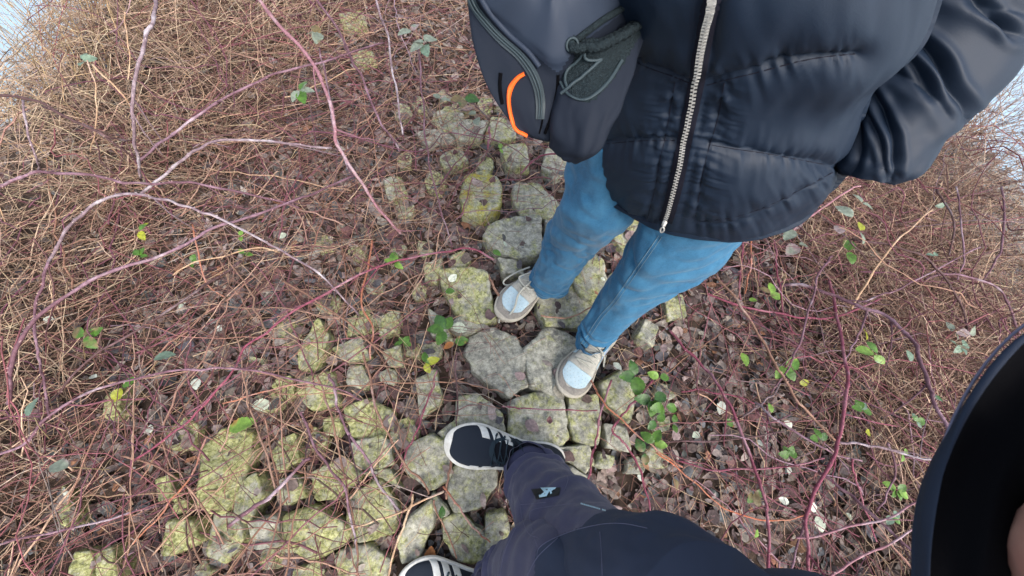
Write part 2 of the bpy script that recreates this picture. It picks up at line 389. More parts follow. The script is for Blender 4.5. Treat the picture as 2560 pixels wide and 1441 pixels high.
# ------------------------------------------------------------------ stones of the bank
# (outline in photograph pixels, moss 0..1, yellow 0..1, label)
STONES = [
 ([(1165,445),(1215,430),(1250,470),(1245,520),(1210,545),(1160,535),(1155,490)], .05,.17,'stone with the bright yellow lichen patch, upper left of the jeans'),
 ([(1290,455),(1345,465),(1385,500),(1400,520),(1370,545),(1310,535),(1285,495)], 0,.1,'grey stone with ochre specks just left of the jacket hem and jeans'),
 ([(1225,570),(1280,550),(1345,545),(1347,640),(1290,652),(1235,625),(1212,595)], -.02,0,'square flat stone left of the knee of the bent jeans leg'),
 ([(1365,545),(1412,532),(1430,600),(1365,610)], -.05,0,'stone half hidden behind the jeans leg on the left'),
 ([(1530,560),(1575,545),(1612,570),(1605,610),(1560,625),(1535,600)], .05,.04,'mossy stone between the thighs right below the zip end'),
 ([(1100,680),(1170,675),(1215,690),(1225,740),(1235,790),(1200,805),(1150,790),(1120,740)], .06,.05,'mossy stone directly left of the pale trainer with the untied lace'),
 ([(1425,665),(1475,640),(1505,665),(1512,712),(1490,757),(1455,745),(1425,700)], .04,.08,'tall narrow stone between the two jeans legs'),
 ([(1350,730),(1410,700),(1450,735),(1482,775),(1440,815),(1370,810),(1345,770)], -.01,.02,'speckled stone between the two pale trainers'),
 ([(1180,845),(1230,820),(1290,850),(1315,910),(1310,960),(1270,987),(1230,960),(1190,930),(1165,880)], -.08,0,'large grey rounded stone left of the lower pale trainer'),
 ([(1310,880),(1370,820),(1430,845),(1475,900),(1440,960),(1395,988),(1330,962)], -.07,.05,'grey stone that carries the toe of the lower pale trainer'),
 ([(1280,1000),(1390,980),(1405,1010),(1418,1090),(1380,1132),(1330,1120),(1280,1095)], 0,.03,'big square stone above the dark trainer cuff'),
 ([(1425,988),(1488,992),(1500,1040),(1495,1112),(1440,1100),(1420,1040)], .02,.03,'upright narrow stone right of the big square stone'),
 ([(1145,1000),(1190,985),(1250,1035),(1257,1080),(1200,1078),(1122,1103),(1100,1080),(1140,1050)], -.02,0,'grey stone touching the toe of the dark trainer from above'),
 ([(1030,1110),(1080,1088),(1130,1120),(1125,1190),(1080,1222),(1030,1190),(1010,1150)], 0,.03,'stone left of the toe of the dark trainer'),
 ([(1135,1163),(1235,1168),(1238,1215),(1205,1262),(1140,1282),(1120,1250)], 0,.08,'square stone below the dark trainer'),
 ([(1020,1300),(1080,1250),(1083,1310),(1050,1392),(1010,1402),(1000,1360)], .01,0,'long triangular stone above the toe of the bottom trainer'),
 ([(1110,1300),(1150,1283),(1212,1340),(1207,1400),(1150,1402),(1110,1350)], .04,.03,'stone under the thigh next to the bottom trainer'),
 ([(1218,1290),(1262,1283),(1285,1400),(1215,1392)], .03,0,'stone mostly hidden under the purple-grey trouser leg'),
 ([(1395,1120),(1470,1115),(1482,1160),(1460,1182),(1420,1150)], .01,.02,'small stone right of the trouser cuff'),
 ([(1425,1165),(1462,1190),(1480,1235),(1445,1240),(1420,1200)], -.03,0,'thin stone along the right edge of the lower trouser leg'),
 ([(1500,965),(1550,930),(1582,980),(1572,1052),(1520,1015)], .03,0,'stone right of the toe of the lower pale trainer'),
 ([(880,1110),(960,1090),(978,1160),(920,1182),(885,1150)], .05,0,'mossy stone two stones left of the dark trainer toe'),
 ([(508,1130),(560,1080),(632,1088),(628,1140),(610,1210),(562,1277),(510,1252),(520,1180)], .14,.08,'largest yellow-green mossy slab at lower left'),
 ([(595,1222),(650,1180),(662,1232),(640,1292),(600,1312),(585,1270)], .08,0,'pale mossy stone right of the largest mossy slab'),
 ([(535,1290),(600,1285),(622,1340),(570,1402),(530,1382)], .06,.03,'mossy stone right under the largest mossy slab'),
 ([(425,1302),(492,1300),(502,1350),(450,1382),(400,1392)], .14,0,'green stone at lower left with a stem across it'),
 ([(718,1290),(790,1268),(862,1310),(862,1360),(790,1392),(720,1372)], .10,.03,'rounded mossy boulder with a dark gap above and below'),
 ([(780,1180),(870,1148),(893,1190),(850,1242),(790,1252)], .11,0,'mossy stone above the rounded boulder'),
 ([(880,1242),(950,1200),(992,1270),(982,1332),(890,1352),(865,1310)], .07,0,'broad mossy stone left of the long triangular stone'),
 ([(700,1102),(740,1085),(752,1150),(705,1182),(688,1140)], .12,0,'small green stone right of the big mossy slab top'),
 ([(758,950),(830,930),(842,1010),(782,1022),(748,982)], .10,.02,'green stone crossed by the long purple cane'),
 ([(860,1022),(920,1000),(982,1032),(952,1102),(880,1092)], .11,0,'bright mossy stone left of centre below the purple cane'),
 ([(690,947),(725,940),(732,987),(700,1002),(685,970)], .13,0,'tiny green stone near the pale fallen leaf'),
 ([(390,1202),(430,1188),(442,1242),(400,1252)], .12,0,'small yellow-green stone left of the big mossy slab'),
 ([(750,872),(800,800),(824,842),(792,922),(752,922)], .08,0,'narrow mossy stone left of the green bramble sprig'),
 ([(830,872),(900,842),(922,890),(865,905)], .03,0,'half buried stone under the crossing brown stems'),
 ([(940,792),(1000,778),(992,832),(950,834)], .06,0,'small mossy stone above the green bramble sprig'),
 ([(960,882),(1000,862),(1007,912),(975,918)], .03,0,'small stone beside the yellowish bramble sprig'),
 ([(250,1377),(290,1365),(302,1450),(245,1450)], .13,0,'green stone on the bottom edge at far left'),
 ([(195,1377),(235,1380),(232,1450),(180,1450)], .12,0,'leftmost green stone on the bottom edge'),
 ([(160,1212),(190,1250),(187,1312),(165,1292)], .14,0,'narrow yellow-green stone deep in the stems at left'),
 ([(845,1382),(930,1360),(972,1402),(960,1460),(850,1460)], .05,0,'mossy stone on the bottom edge left of the trainer'),
 ([(740,1422),(800,1402),(822,1460),(738,1462)], .07,0,'stone cut by the bottom edge below the boulder'),
 ([(260,992),(300,970),(307,1032),(270,1047)], .13,0,'green stone under the purple cane at left'),
 ([(1040,952),(1090,930),(1104,1000),(1052,1042)], .02,0,'grey stone above the dark trainer toe to the left'),
 ([(1088,285),(1122,265),(1158,285),(1142,322),(1110,332),(1080,305)], .02,.05,'mossy stone left below the black bag'),
 ([(1120,322),(1162,305),(1218,312),(1200,347),(1150,357)], -.01,.02,'grey stone right under the corner of the black bag'),
 ([(1045,332),(1110,325),(1137,352),(1060,362)], -.08,0,'flat dark grey stone left of the bag stones'),
 ([(1228,302),(1262,300),(1290,340),(1260,352),(1215,350)], .03,0,'stone next to the orange trim of the bag'),
 ([(1100,392),(1150,365),(1168,402),(1112,422)], .03,0,'pale green stone above the yellow lichen stone'),
 ([(1370,370),(1420,362),(1440,420),(1385,452),(1358,420)], -.03,0,'grey stone in the angle between bag and jeans'),
 ([(960,452),(1000,440),(1020,490),(975,502)], .03,0,'pale stone left of the yellow lichen stone'),
 ([(1255,380),(1310,370),(1322,420),(1270,422)], .03,0,'mossy stone below the tip of the orange trim'),
 ([(1660,752),(1700,740),(1712,792),(1670,802)], .06,.1,'yellow-green stone right of the jeans calf'),
 ([(1590,845),(1610,800),(1642,822),(1625,868)], .0,.0,'small stone by the jeans hem of the lower leg'),
 ([(1520,690),(1552,672),(1560,720),(1528,738)], .03,0,'little stone half under the lower jeans leg'),
 ([(1245,650),(1290,655),(1310,690),(1262,688)], .0,0,'sunken stone over the untied lace'),
 ([(1070,770),(1110,800),(1130,850),(1080,840)], .0,0,'half buried stone under the mossy one by the trainer'),
 ([(1390,640),(1425,612),(1430,650),(1400,668)], -.04,0,'sliver of grey stone beside the bent knee'),
 ([(1060,660),(1105,650),(1090,705),(1062,700)], .05,0,'thin mossy stone in the leaves left of the trainer'),
 ([(1150,790),(1215,812),(1160,835),(1120,822)], -.05,0,'flat dark stone above the large rounded stone'),
 ([(700,1200),(745,1190),(765,1240),(715,1262)], .07,0,'mossy stone beside the fallen purple stick'),
 ([(640,1300),(700,1290),(700,1360),(640,1372)], .0,0,'shaded stone between two mossy boulders'),
 ([(905,1182),(975,1172),(1000,1220),(952,1195)], .03,0,'thin stone left of the trainer toe stone'),
 ([(1085,1235),(1125,1280),(1098,1292),(1078,1262)], -.02,0,'little stone with the dark green leaf beside it'),
 ([(1510,1060),(1565,1072),(1580,1130),(1520,1120)], -.03,0,'half buried stone right of the trouser cuff'),
 ([(880,130),(925,120),(938,150),(890,160)], .08,0,'small mossy stone high up among dry stems'),
 ([(850,35),(905,30),(912,62),(858,66)], .08,0,'mossy stone at the top among dry stems'),
]
STONE_TOPS = []
def stone(outline, moss, yel, k):
    o = np.array([P(x, y, .05) for x, y in outline])[:, :2]
    c = o.mean(0); o = c + (o - c) * 1.09
    # resample the outline, keep corners but soften them
    pts = []
    n = len(o)
    for i in range(n):
        a, b_ = o[i], o[(i + 1) % n]
        for s in np.arange(0, 1, 1 / 8): pts.append(a * (1 - s) + b_ * s)
    pts = np.array(pts); sm = pts.copy()
    for _ in range(1): sm = (np.roll(sm, 1, 0) + sm * 1.6 + np.roll(sm, -1, 0)) / 3.6
    N = len(sm); rad = np.linalg.norm(sm - c, axis=1, keepdims=True); dr = (sm - c) / rad
    jit = vnoise(np.concatenate([sm * 38, np.full((N, 1), k)], 1), 3)[:, None] * .0045 + vnoise(np.concatenate([sm * 120, np.full((N, 1), k)], 1), 4)[:, None] * .0018
    sm = sm + dr * jit
    r_ = random.Random(k); zt = (.058 if k < 200 else .036) + r_.uniform(-.010, .014); tx, ty = r_.uniform(-.10, .10), r_.uniform(-.10, .10)
    rings = []
    for s, dz in ((1.10, -.14), (1.07, -.085), (1.03, -.03), (1.012, -.011), (.995, -.004), (.965, 0), (.86, 0), (.72, 0), (.55, 0), (.36, 0), (.18, 0)):
        q = c + (sm - c) * s
        z = zt + dz + (q[:, 0] - c[0]) * tx + (q[:, 1] - c[1]) * ty
        amp = .010 if s < 1 else .005
        nz = vnoise(np.concatenate([q * 14, np.full((N, 1), k * 3.7)], 1), 5) * amp * 1.3 + vnoise(np.concatenate([q * 45, np.full((N, 1), k)], 1), 6) * amp * .5 + vnoise(np.concatenate([q * 140, np.full((N, 1), k)], 1), 8) * .0012
        if s > 1: q = q + dr * vnoise(np.stack([np.arange(N) * .35, np.full(N, dz * 60), np.full(N, k)], 1), 7)[:, None] * .006
        rings.append(np.concatenate([q, (z + nz)[:, None]], 1))
    G = np.array(rings); V, Fc = close_grid(G, False, True)
    base = np.array([c[0], c[1], 0.]); V = V - base
    col = np.tile([moss, yel, 0.], (len(V), 1))
    ob = mesh_obj('stone', V, Fc, MT['stone'], colors=col); ob.location = base
    STONE_TOPS.append((o, c, rad.max(), zt))
    return ob
for k, (ol, mo, ye, lb) in enumerate(STONES):
    tag(stone(ol, mo, ye, k), lb, 'stone', 'stones of the bank')
# smaller stones filling the gaps of the paving; each is named after the stone it lies beside
FR = random.Random(21); main = [(np.array(ol, float).mean(0), np.array(ol, float).ptp(0).mean() / 2, lb) for ol, mo, ye, lb in STONES] if hasattr(np.ndarray, 'ptp') else [(np.array(ol, float).mean(0), np.ptp(np.array(ol, float), axis=0).mean() / 2, lb) for ol, mo, ye, lb in STONES]
placed = [(c, r) for c, r, _ in main]; used = set(); k = 200; tries = 0
AREAS = [(400, 1080, 1100, 1435), (640, 800, 1100, 1120), (960, 230, 1440, 700), (1480, 960, 1700, 1200), (740, 600, 1120, 860)]
while k < 240 and tries < 9000:
    tries += 1; a = AREAS[FR.choice([0, 0, 1, 1, 2, 2, 2, 3, 4])]; c = np.array([FR.uniform(a[0], a[2]), FR.uniform(a[1], a[3])]); r = FR.uniform(22, 42) * (.8 if c[1] < 700 else 1.0)
    if any(x0 < c[0] < x1 and y0 < c[1] < y1 for x0, x1, y0, y1 in ((1080, 1430, 1030, 1250), (960, 1330, 1370, 1560), (1215, 1430, 640, 825), (1360, 1540, 800, 1010))): continue
    if any(np.linalg.norm(c - q) < r * .82 + s for q, s in placed): continue
    n_ = FR.choice([4, 5, 5, 6]); a0 = FR.uniform(0, 6.28); ol = [(c[0] + r * FR.uniform(.85, 1.15) * math.cos(a0 + i * 6.283 / n_ + FR.uniform(-.25, .25)), c[1] + r * FR.uniform(.75, 1.1) * math.sin(a0 + i * 6.283 / n_ + FR.uniform(-.2, .2))) for i in range(n_)]
    j = int(np.argmin([np.linalg.norm(c - q) for q, _, _ in main])); d_ = c - main[j][0]
    w = ('right of' if d_[0] > 0 else 'left of') if abs(d_[0]) > abs(d_[1]) else ('below' if d_[1] > 0 else 'above')
    if (j, w) in used: w = {'right of': 'off to the right of', 'left of': 'off to the left of', 'below': 'farther below', 'above': 'farther above'}[w]
    if (j, w) in used: continue
    lab = 'small stone ' + w + ' the ' + main[j][2]
    if len(lab.split()) > 16: continue
    used.add((j, w)); placed.append((c, r)); tag(stone(ol, FR.uniform(-.02, .08) + (.05 if c[0] < 850 else 0), 0, k), lab, 'stone', 'stones of the bank'); k += 1
def in_stone(x, y, grow=1.0):
    """height of the stone top under x,y or 0"""
    z = np.zeros(len(x))
    for o, c, r, zt in STONE_TOPS:
        m = (x - c[0]) ** 2 + (y - c[1]) ** 2 < (r * 1.1) ** 2
        if not m.any(): continue
        xi, yi = (x[m] - c[0]) / grow + c[0], (y[m] - c[1]) / grow + c[1]; ins = np.zeros(len(xi), bool); n = len(o)
        for i in range(n):
            a, b_ = o[i], o[(i + 1) % n]
            cr = ((a[1] > yi) != (b_[1] > yi)) & (xi < (b_[0] - a[0]) * (yi - a[1]) / (b_[1] - a[1] + 1e-12) + a[0]); ins ^= cr
        zz = z[m]; zz[ins] = zt; z[m] = zz
    return z

# ------------------------------------------------------------------ leaf litter, dead stems, thatch
def scatter(n, x0, x1, y0, y1, dens):
    out = []
    tot = 0
    while tot < n:
        x = rng.uniform(x0, x1, n * 2); y = rng.uniform(y0, y1, n * 2)
        k = rng.random(n * 2) < dens(x, y); out.append(np.stack([x[k], y[k]], 1)); tot += k.sum()
    return np.vstack(out)[:n]
def pick(n, cols, var=.25):
    c = np.array([q[:3] for q in cols]); w = np.array([q[3] for q in cols], float); w /= w.sum()
    r = c[rng.choice(len(c), n, p=w)]
    return r * (1 + rng.uniform(-var, var, (n, 1))) * (1 + rng.uniform(-.06, .06, (n, 3)))
TPL_U = np.array([0, .10, .28, .50, .72, .89, 1.0]); TPL_W = np.array([.04, .52, .92, 1.0, .78, .38, .02])
def leaves(cen, L, Wd, az, tilt, roll, curl, fold, cols):
    n = len(cen); K = len(TPL_U)
    ca, sa = np.cos(az), np.sin(az)
    u = (TPL_U - .5)[None, :, None] * L[:, None, None]
    lat = np.array([-1, 0, 1])[None, None, :] * TPL_W[None, :, None] * (Wd / 2)[:, None, None]
    torn = np.where(rng.random(n) < .4, .26, .07)[:, None, None]; lat = lat * (1 + torn * rng.standard_normal((n, K, 3)))
    w = -curl[:, None, None] * (2 * (TPL_U - .5)[None, :, None]) ** 2 * L[:, None, None] * .5 + fold[:, None, None] * np.abs(lat) + .028 * L[:, None, None] * rng.standard_normal((n, K, 3))
    u = np.broadcast_to(u, lat.shape)
    # roll then tilt then azimuth
    cr, sr = np.cos(roll)[:, None, None], np.sin(roll)[:, None, None]
    l2 = lat * cr - w * sr; w2 = lat * sr + w * cr
    ct, st = np.cos(tilt)[:, None, None], np.sin(tilt)[:, None, None]
    u2 = u * ct - w2 * st; w3 = u * st + w2 * ct
    X = u2 * ca[:, None, None] - l2 * sa[:, None, None]; Y = u2 * sa[:, None, None] + l2 * ca[:, None, None]
    V = np.stack([X, Y, w3], -1) + cen[:, None, None, :]
    f = grid_faces(K, 3, wrap=False)
    Fc = (f[None] + (np.arange(n) * K * 3)[:, None, None]).reshape(-1, 4)
    C = np.repeat(cols, K * 3, 0) * (1 + .12 * rng.standard_normal((n * K * 3, 1)))
    return V.reshape(-1, 3), Fc, np.clip(C, .003, 1)
LIT = [(.155, .12, .11, 4), (.21, .165, .15, 4), (.30, .25, .225, 3.5), (.105, .07, .068, 3.5), (.16, .085, .085, 2), (.13, .135, .14, 2), (.32, .27, .245, 1.2), (.30, .15, .09, .35), (.06, .045, .045, 2), (.085, .08, .09, 1.2)]
NL = 33000
def dl(x, y):
    mid = sstep(-2.0, -.9, x - left_edge(y) - 1.2 + 1.2 * 0) 
    d = .25 + .75 * sstep(-.2, .25, x - left_edge(y)) * (1 - .75 * sstep(-.1, .5, x - right_edge(y)))
    return d * np.exp(-np.maximum(0, np.hypot(x, y - .4) - 1.0) * .55)
p = scatter(NL, -3, 3.2, -1.6, 4.5, dl)
st = in_stone(p[:, 0], p[:, 1], .97)
keep = (st == 0) | (rng.random(NL) < np.where(st < .047, .42, .045)); p = p[keep]; st = st[keep]; n = len(p)
big = rng.random(n) < .55
L = np.where(big, rng.uniform(.026, .064, n), rng.uniform(.008, .030, n)); L[rng.random(n) < .03] *= 1.35; far = 1 + .15 * np.hypot(p[:, 0], p[:, 1])
tilt = rng.normal(0, .13, n); roll = rng.normal(0, .15, n)
tilt[st > 0] *= .3; roll[st > 0] *= .3
z = gz(p[:, 0], p[:, 1]) + rng.uniform(.004, .022, n); z[st > 0] = st[st > 0] + .010
V, Fc, C = leaves(np.column_stack([p, z]), L, L * rng.uniform(.26, .80, n), rng.uniform(0, 6.283, n), tilt, roll, rng.normal(.10, .45, n), rng.normal(.05, .30, n), pick(n, LIT, .35))
o = mesh_obj('leaf_litter', V, Fc, MT['litter'], colors=C); tag(o, 'brown and mauve dead leaves covering the ground', 'leaf litter', None, 'stuff')

def sticks(p, z0, L, el, az, rad, cols, bend=.25, K=6, sides=3, lift=0):
    n = len(p); s = np.linspace(0, 1, K)[None, :, None]
    d = np.stack([np.cos(az) * np.cos(el), np.sin(az) * np.cos(el), np.sin(el)], 1)[:, None]
    b1 = rng.normal(0, 1, (n, 1, 3)) * bend; b2 = rng.normal(0, 1, (n, 1, 3)) * bend * .35
    b1[..., 2] *= .6; b1[..., 2] -= lift * .5
    path = np.column_stack([p, z0])[:, None] + L[:, None, None] * (d * s + b1 * s * (s - 1) * -1 + b2 * np.sin(s * 9.4) * .5)
    path += rng.normal(0, .008, path.shape) * L[:, None, None]
    q = topx(path.reshape(-1, 3)).reshape(n, K, 2); hit = np.zeros(n, bool)      # nothing lies across the shoes
    for x0, x1, y0, y1 in ((1090, 1430, 1040, 1240), (970, 1320, 1370, 1560), (1225, 1430, 640, 815), (1370, 1540, 800, 1005)):
        hit |= ((q[..., 0] > x0) & (q[..., 0] < x1) & (q[..., 1] > y0) & (q[..., 1] < y1) & (path[..., 2] > .055)).any(1)
    pin = (q[..., 0] / 75 + q[..., 1] / 130 < 1).any(1) & (rng.random(n) < .93); hit |= pin      # a thin spot in the reeds where the water shows
    path = path[~hit]; rad = rad[~hit]; cols = cols[~hit]
    r = rad[:, None] * np.linspace(1, .55, K)[None]
    V, Fc = tubes(path, r, sides); return V, Fc, np.clip(np.repeat(cols, K * sides, 0), .004, 1)
TAN = [(.48, .35, .25, 4), (.31, .21, .15, 4), (.20, .135, .10, 2.5), (.54, .41, .29, 2), (.13, .08, .06, 2), (.33, .27, .22, 1)]
RED = [(.25, .13, .10, 3), (.34, .20, .145, 3), (.16, .085, .08, 2.5), (.20, .075, .085, 2), (.42, .28, .19, 1.6), (.11, .06, .05, 1.5), (.26, .2, .18, .8)]
# (a) short bits lying in the litter of the middle strip
n = 15000
p = scatter(n, -1.6, 1.9, -1.2, 3.2, lambda x, y: (.5 + .5 * sstep(0, -.9, x - .1)) * np.exp(-np.maximum(0, np.hypot(x, y - .3) - 1.2) * .5))
st = in_stone(p[:, 0], p[:, 1]); kk = (st == 0) | (rng.random(n) < .3); p = p[kk]; st = st[kk]; n = len(p)
V, Fc, C = sticks(p, np.maximum(gz(p[:, 0], p[:, 1]) + .02, st) + rng.uniform(.006, .030, n), rng.uniform(.03, .16, n) , rng.normal(0, .12, n), rng.uniform(0, 6.283, n), rng.uniform(.0005, .0016, n), pick(n, RED + [(.5, .36, .24, 2)]), .08, 5)
o = mesh_obj('dead_stems', V, Fc, MT['stems'], colors=C); tag(o, 'short broken reddish brown stems lying on the leaves and stones', 'dead stems', None, 'stuff')
# (b) long loose stems over the stones and the litter, more towards the left
n = 2300
p = scatter(n, -1.7, 1.3, -1.1, 3.0, lambda x, y: np.where(x < 0.05, 1.0, .16) * np.where((x > -.1) & (x < .55) & (y > -.35) & (y < .75), .12, 1))
V, Fc, C = sticks(p, gz(p[:, 0], p[:, 1]) + rng.uniform(.05, .12, n), rng.uniform(.12, .5, n), rng.normal(.05, .10, n), rng.uniform(0, 6.283, n), rng.uniform(.0007, .0020, n), pick(n, RED + [(.45, .32, .22, 1.5)]), .075, 9, 4)
o = mesh_obj('loose_stems', V, Fc, MT['stems'], colors=C); tag(o, 'long thin brown stems strewn over the stones at left', 'dead stems', None, 'stuff')
n = 330
p = scatter(n, -1.7, .2, -1.0, 2.4, lambda x, y: .35 + .65 * (x < -.1))
V, Fc, C = sticks(p, gz(p[:, 0], p[:, 1]) + rng.uniform(.06, .13, n), rng.uniform(.18, .6, n), rng.normal(.03, .09, n), rng.normal(1.9, 1.0, n), rng.uniform(.0018, .0032, n), pick(n, [(.26, .14, .10, 3), (.34, .2, .15, 2), (.18, .07, .09, 4), (.4, .27, .18, 1.5), (.1, .06, .05, 1)]), .06, 12, 6)
o = mesh_obj('fallen_canes', V, Fc, MT['cane'], colors=C); tag(o, 'thicker dead brown bramble canes strewn over the stones at left', 'dead canes', None, 'stuff')
# (c) the dense thatch at the left and along the top
n = 26000
p = scatter(n, -3.9, .6, -1.5, 5.0, lambda x, y: sstep(.15, -.45, x - left_edge(y)) * np.exp(-np.maximum(0, np.hypot(x, y) - 1.6) * .25))
dd = -(p[:, 0] - left_edge(p[:, 1])); rise = np.clip(dd * .22, 0, .22)
V, Fc, C = sticks(p, gz(p[:, 0], p[:, 1]) + rng.uniform(0, 1, n) * (.05 + rise), rng.uniform(.10, .38, n), np.clip(rng.normal(.25, .45, n), -.3, 1.4), rng.uniform(0, 6.283, n), rng.uniform(.0007, .0022, n), pick(n, TAN), .11, 6)
o = mesh_obj('thatch', V, Fc, MT['stems'], colors=C); tag(o, 'dense tangle of dry brown stems at the left and top', 'dry undergrowth', None, 'stuff')
# (d) the reddish twig thicket at the right
n = 20000
p = scatter(n, .9, 4.2, -1.3, 3.6, lambda x, y: sstep(-.25, .25, x - right_edge(y)) * (1 - .93 * sstep(2.1, 2.9, x + .05 * y)))
V, Fc, C = sticks(p, gz(p[:, 0], p[:, 1]) + rng.uniform(0, 1, n) * .16, rng.uniform(.08, .34, n), np.clip(rng.normal(.3, .4, n), -.3, 1.3), rng.uniform(0, 6.283, n), rng.uniform(.0007, .0020, n), pick(n, [(.36, .235, .175, 3), (.26, .16, .125, 2.5), (.50, .36, .26, 3.5), (.12, .07, .06, 2), (.58, .43, .31, 1.6), (.2, .09, .1, 1)]), .25, 6)
o = mesh_obj('twig_thicket', V, Fc, MT['stems'], colors=C); tag(o, 'matted reddish brown twigs at the right', 'dry undergrowth', None, 'stuff')
n = 620
p = scatter(n, .25, 1.9, -1.1, 2.4, lambda x, y: np.where((x < .75) & (y > -.3) & (y < .9), .1, 1.))
V, Fc, C = sticks(p, gz(p[:, 0], p[:, 1]) + rng.uniform(.05, .16, n), rng.uniform(.15, .7, n), rng.normal(.06, .14, n), rng.uniform(0, 6.283, n), rng.uniform(.0012, .0027, n), pick(n, [(.17, .06, .075, 4), (.22, .09, .10, 3), (.30, .16, .12, 2), (.25, .15, .18, 1.5), (.42, .28, .19, 1)]), .11, 12, 5)
o = mesh_obj('bramble_runners', V, Fc, MT['cane'], colors=C); tag(o, 'thin dark red bramble runners crossing the leaf litter at right', 'bramble runners', None, 'stuff')
# (d2) longer loose bramble shoots running through both thickets
n = 1050
p = scatter(n, -3.0, 3.0, -1.2, 3.8, lambda x, y: np.where(x > 0, sstep(-.6, .3, x - right_edge(y)) * (1 - .8 * sstep(1.9, 2.6, x)), .55 * sstep(.7, -.2, x - left_edge(y))))
V, Fc, C = sticks(p, gz(p[:, 0], p[:, 1]) + rng.uniform(.03, .25, n), rng.uniform(.25, .85, n), rng.normal(.12, .25, n), rng.uniform(0, 6.283, n), rng.uniform(.0012, .0027, n), pick(n, [(.15, .06, .085, 5), (.22, .08, .09, 4), (.33, .19, .15, 2), (.30, .2, .23, 1.5), (.12, .06, .06, 2)]), .28, 14, 5)
o = mesh_obj('bramble_tangle', V, Fc, MT['stems'], colors=C); tag(o, 'thin purple and red bramble shoots tangled through the undergrowth', 'bramble tangle', None, 'stuff')
# (e) tall golden grass and reeds going down to the water at the upper left
n = 9000
p = scatter(n, -5.2, -1.6, .2, 5.4, lambda x, y: sstep(.3, 1.2, left_edge(y) - x) * (1 - .9 * sstep(2.5, 3.2, -x + .25 * (y - 2))))
V, Fc, C = sticks(p, gz(p[:, 0], p[:, 1]) + .03, rng.uniform(.32, .78, n), rng.normal(1.25, .16, n), rng.normal(2.2, 1.1, n), rng.uniform(.0011, .0023, n), pick(n, [(.52, .37, .21, 4), (.42, .29, .17, 3), (.60, .45, .28, 2), (.28, .19, .12, 2)]), .22, 6)
o = mesh_obj('tall_grass', V, Fc, MT['stems'], colors=C); tag(o, 'tall golden dry grass standing at the upper left', 'dry grass', None, 'stuff')
n = 800
p = scatter(n, -5.0, -2.0, 1.6, 5.5, lambda x, y: sstep(1.2, 1.8, left_edge(y) - x) * (1 - .85 * sstep(2.6, 3.4, -x + .25 * (y - 2))))
V1, F1, C1 = sticks(p, gz(p[:, 0], p[:, 1]), rng.uniform(.6, 1.15, n), rng.normal(1.4, .07, n), rng.uniform(0, 6.28, n), rng.uniform(.0016, .003, n), pick(n, [(.36, .27, .18, 3), (.46, .36, .24, 2)]), .06, 6)
n = len(V1) // 18; top = V1.reshape(n, 6, 3, 3)[:, -1].mean(1); m = rng.random(n) < .55
V2, F2, C2 = sticks(top[m][:, :2], top[m][:, 2] - .06, rng.uniform(.08, .14, m.sum()), rng.normal(1.2, .25, m.sum()), rng.uniform(0, 6.28, m.sum()), rng.uniform(.006, .011, m.sum()), pick(m.sum(), [(.24, .17, .13, 1), (.34, .25, .19, 1)]), .2, 5)
o = mesh_obj('reeds', np.vstack([V1, V2]), np.vstack([F1, F2 + len(V1)]), MT['stems'], colors=np.vstack([C1, C2])); tag(o, 'brown reeds with plumes at the far upper left by the water', 'reeds', None, 'stuff')
# (f) fine bare bushes at the right shore: forked twigs in fans
def bush_pts(root, hgt, n, spread, cols):
    paths, rr = [], []
    for i in range(n):
        az = rng.uniform(0, 6.283); el = rng.uniform(.5, 1.45); q = root.copy(); d = np.array([math.cos(az) * math.cos(el), math.sin(az) * math.cos(el), math.sin(el)])
        path = [q.copy()]; L = hgt * rng.uniform(.6, 1.1)
        for s in range(7):
            d = d + rng.normal(0, .16, 3); d /= np.linalg.norm(d); q = q + d * L / 7; path.append(q.copy())
            if s > 1:
                for _ in range(2):
                    e = d + rng.normal(0, .6, 3); e /= np.linalg.norm(e); l2 = L * rng.uniform(.08, .22); pp = [q + e * l2 * u + rng.normal(0, .006, 3) for u in np.linspace(0, 1, 8)]
                    paths.append(np.array(pp)); rr.append(np.linspace(.0011, .0005, 8))
        paths.append(np.array(path)); rr.append(np.linspace(.0026, .0010, 8))
    V, Fc = tubes(np.array(paths), np.array(rr), 3); return V, Fc, np.repeat(pick(len(paths), cols), 24, 0)
BUSH = [((2440,330),.62,26,'bare twiggy bush directly below the black sleeve elbow'), ((2500,430),.6,22,'bare bush at the right edge over the grey shore'), ((2530,600),.42,18,'low bare twigs on the grey shore at the right edge'),
        ((2545,260),.8,26,'tallest pale bare bush at the upper right against the water'), ((2460,820),.32,16,'small bare bush above the black cuff at right'), ((2380,480),.42,20,'reddish bare bush right of the jacket cuff')]
for (px, py), h, n_, lb in BUSH:
    r0 = P(px, py, 0); r0[2] = float(gz(r0[0], r0[1])); r0 = P(px, py, r0[2] + h * .35); r0[2] -= h * .35
    V, Fc, C = bush_pts(np.zeros(3), h, n_, .5, [(.30, .19, .14, 3), (.40, .29, .22, 2), (.22, .12, .11, 2), (.42, .36, .31, 1)])
    o = mesh_obj('bare_bush', V, Fc, MT['stems'], colors=C); o.location = r0; tag(o, lb, 'bush', 'bare bushes on the right shore')

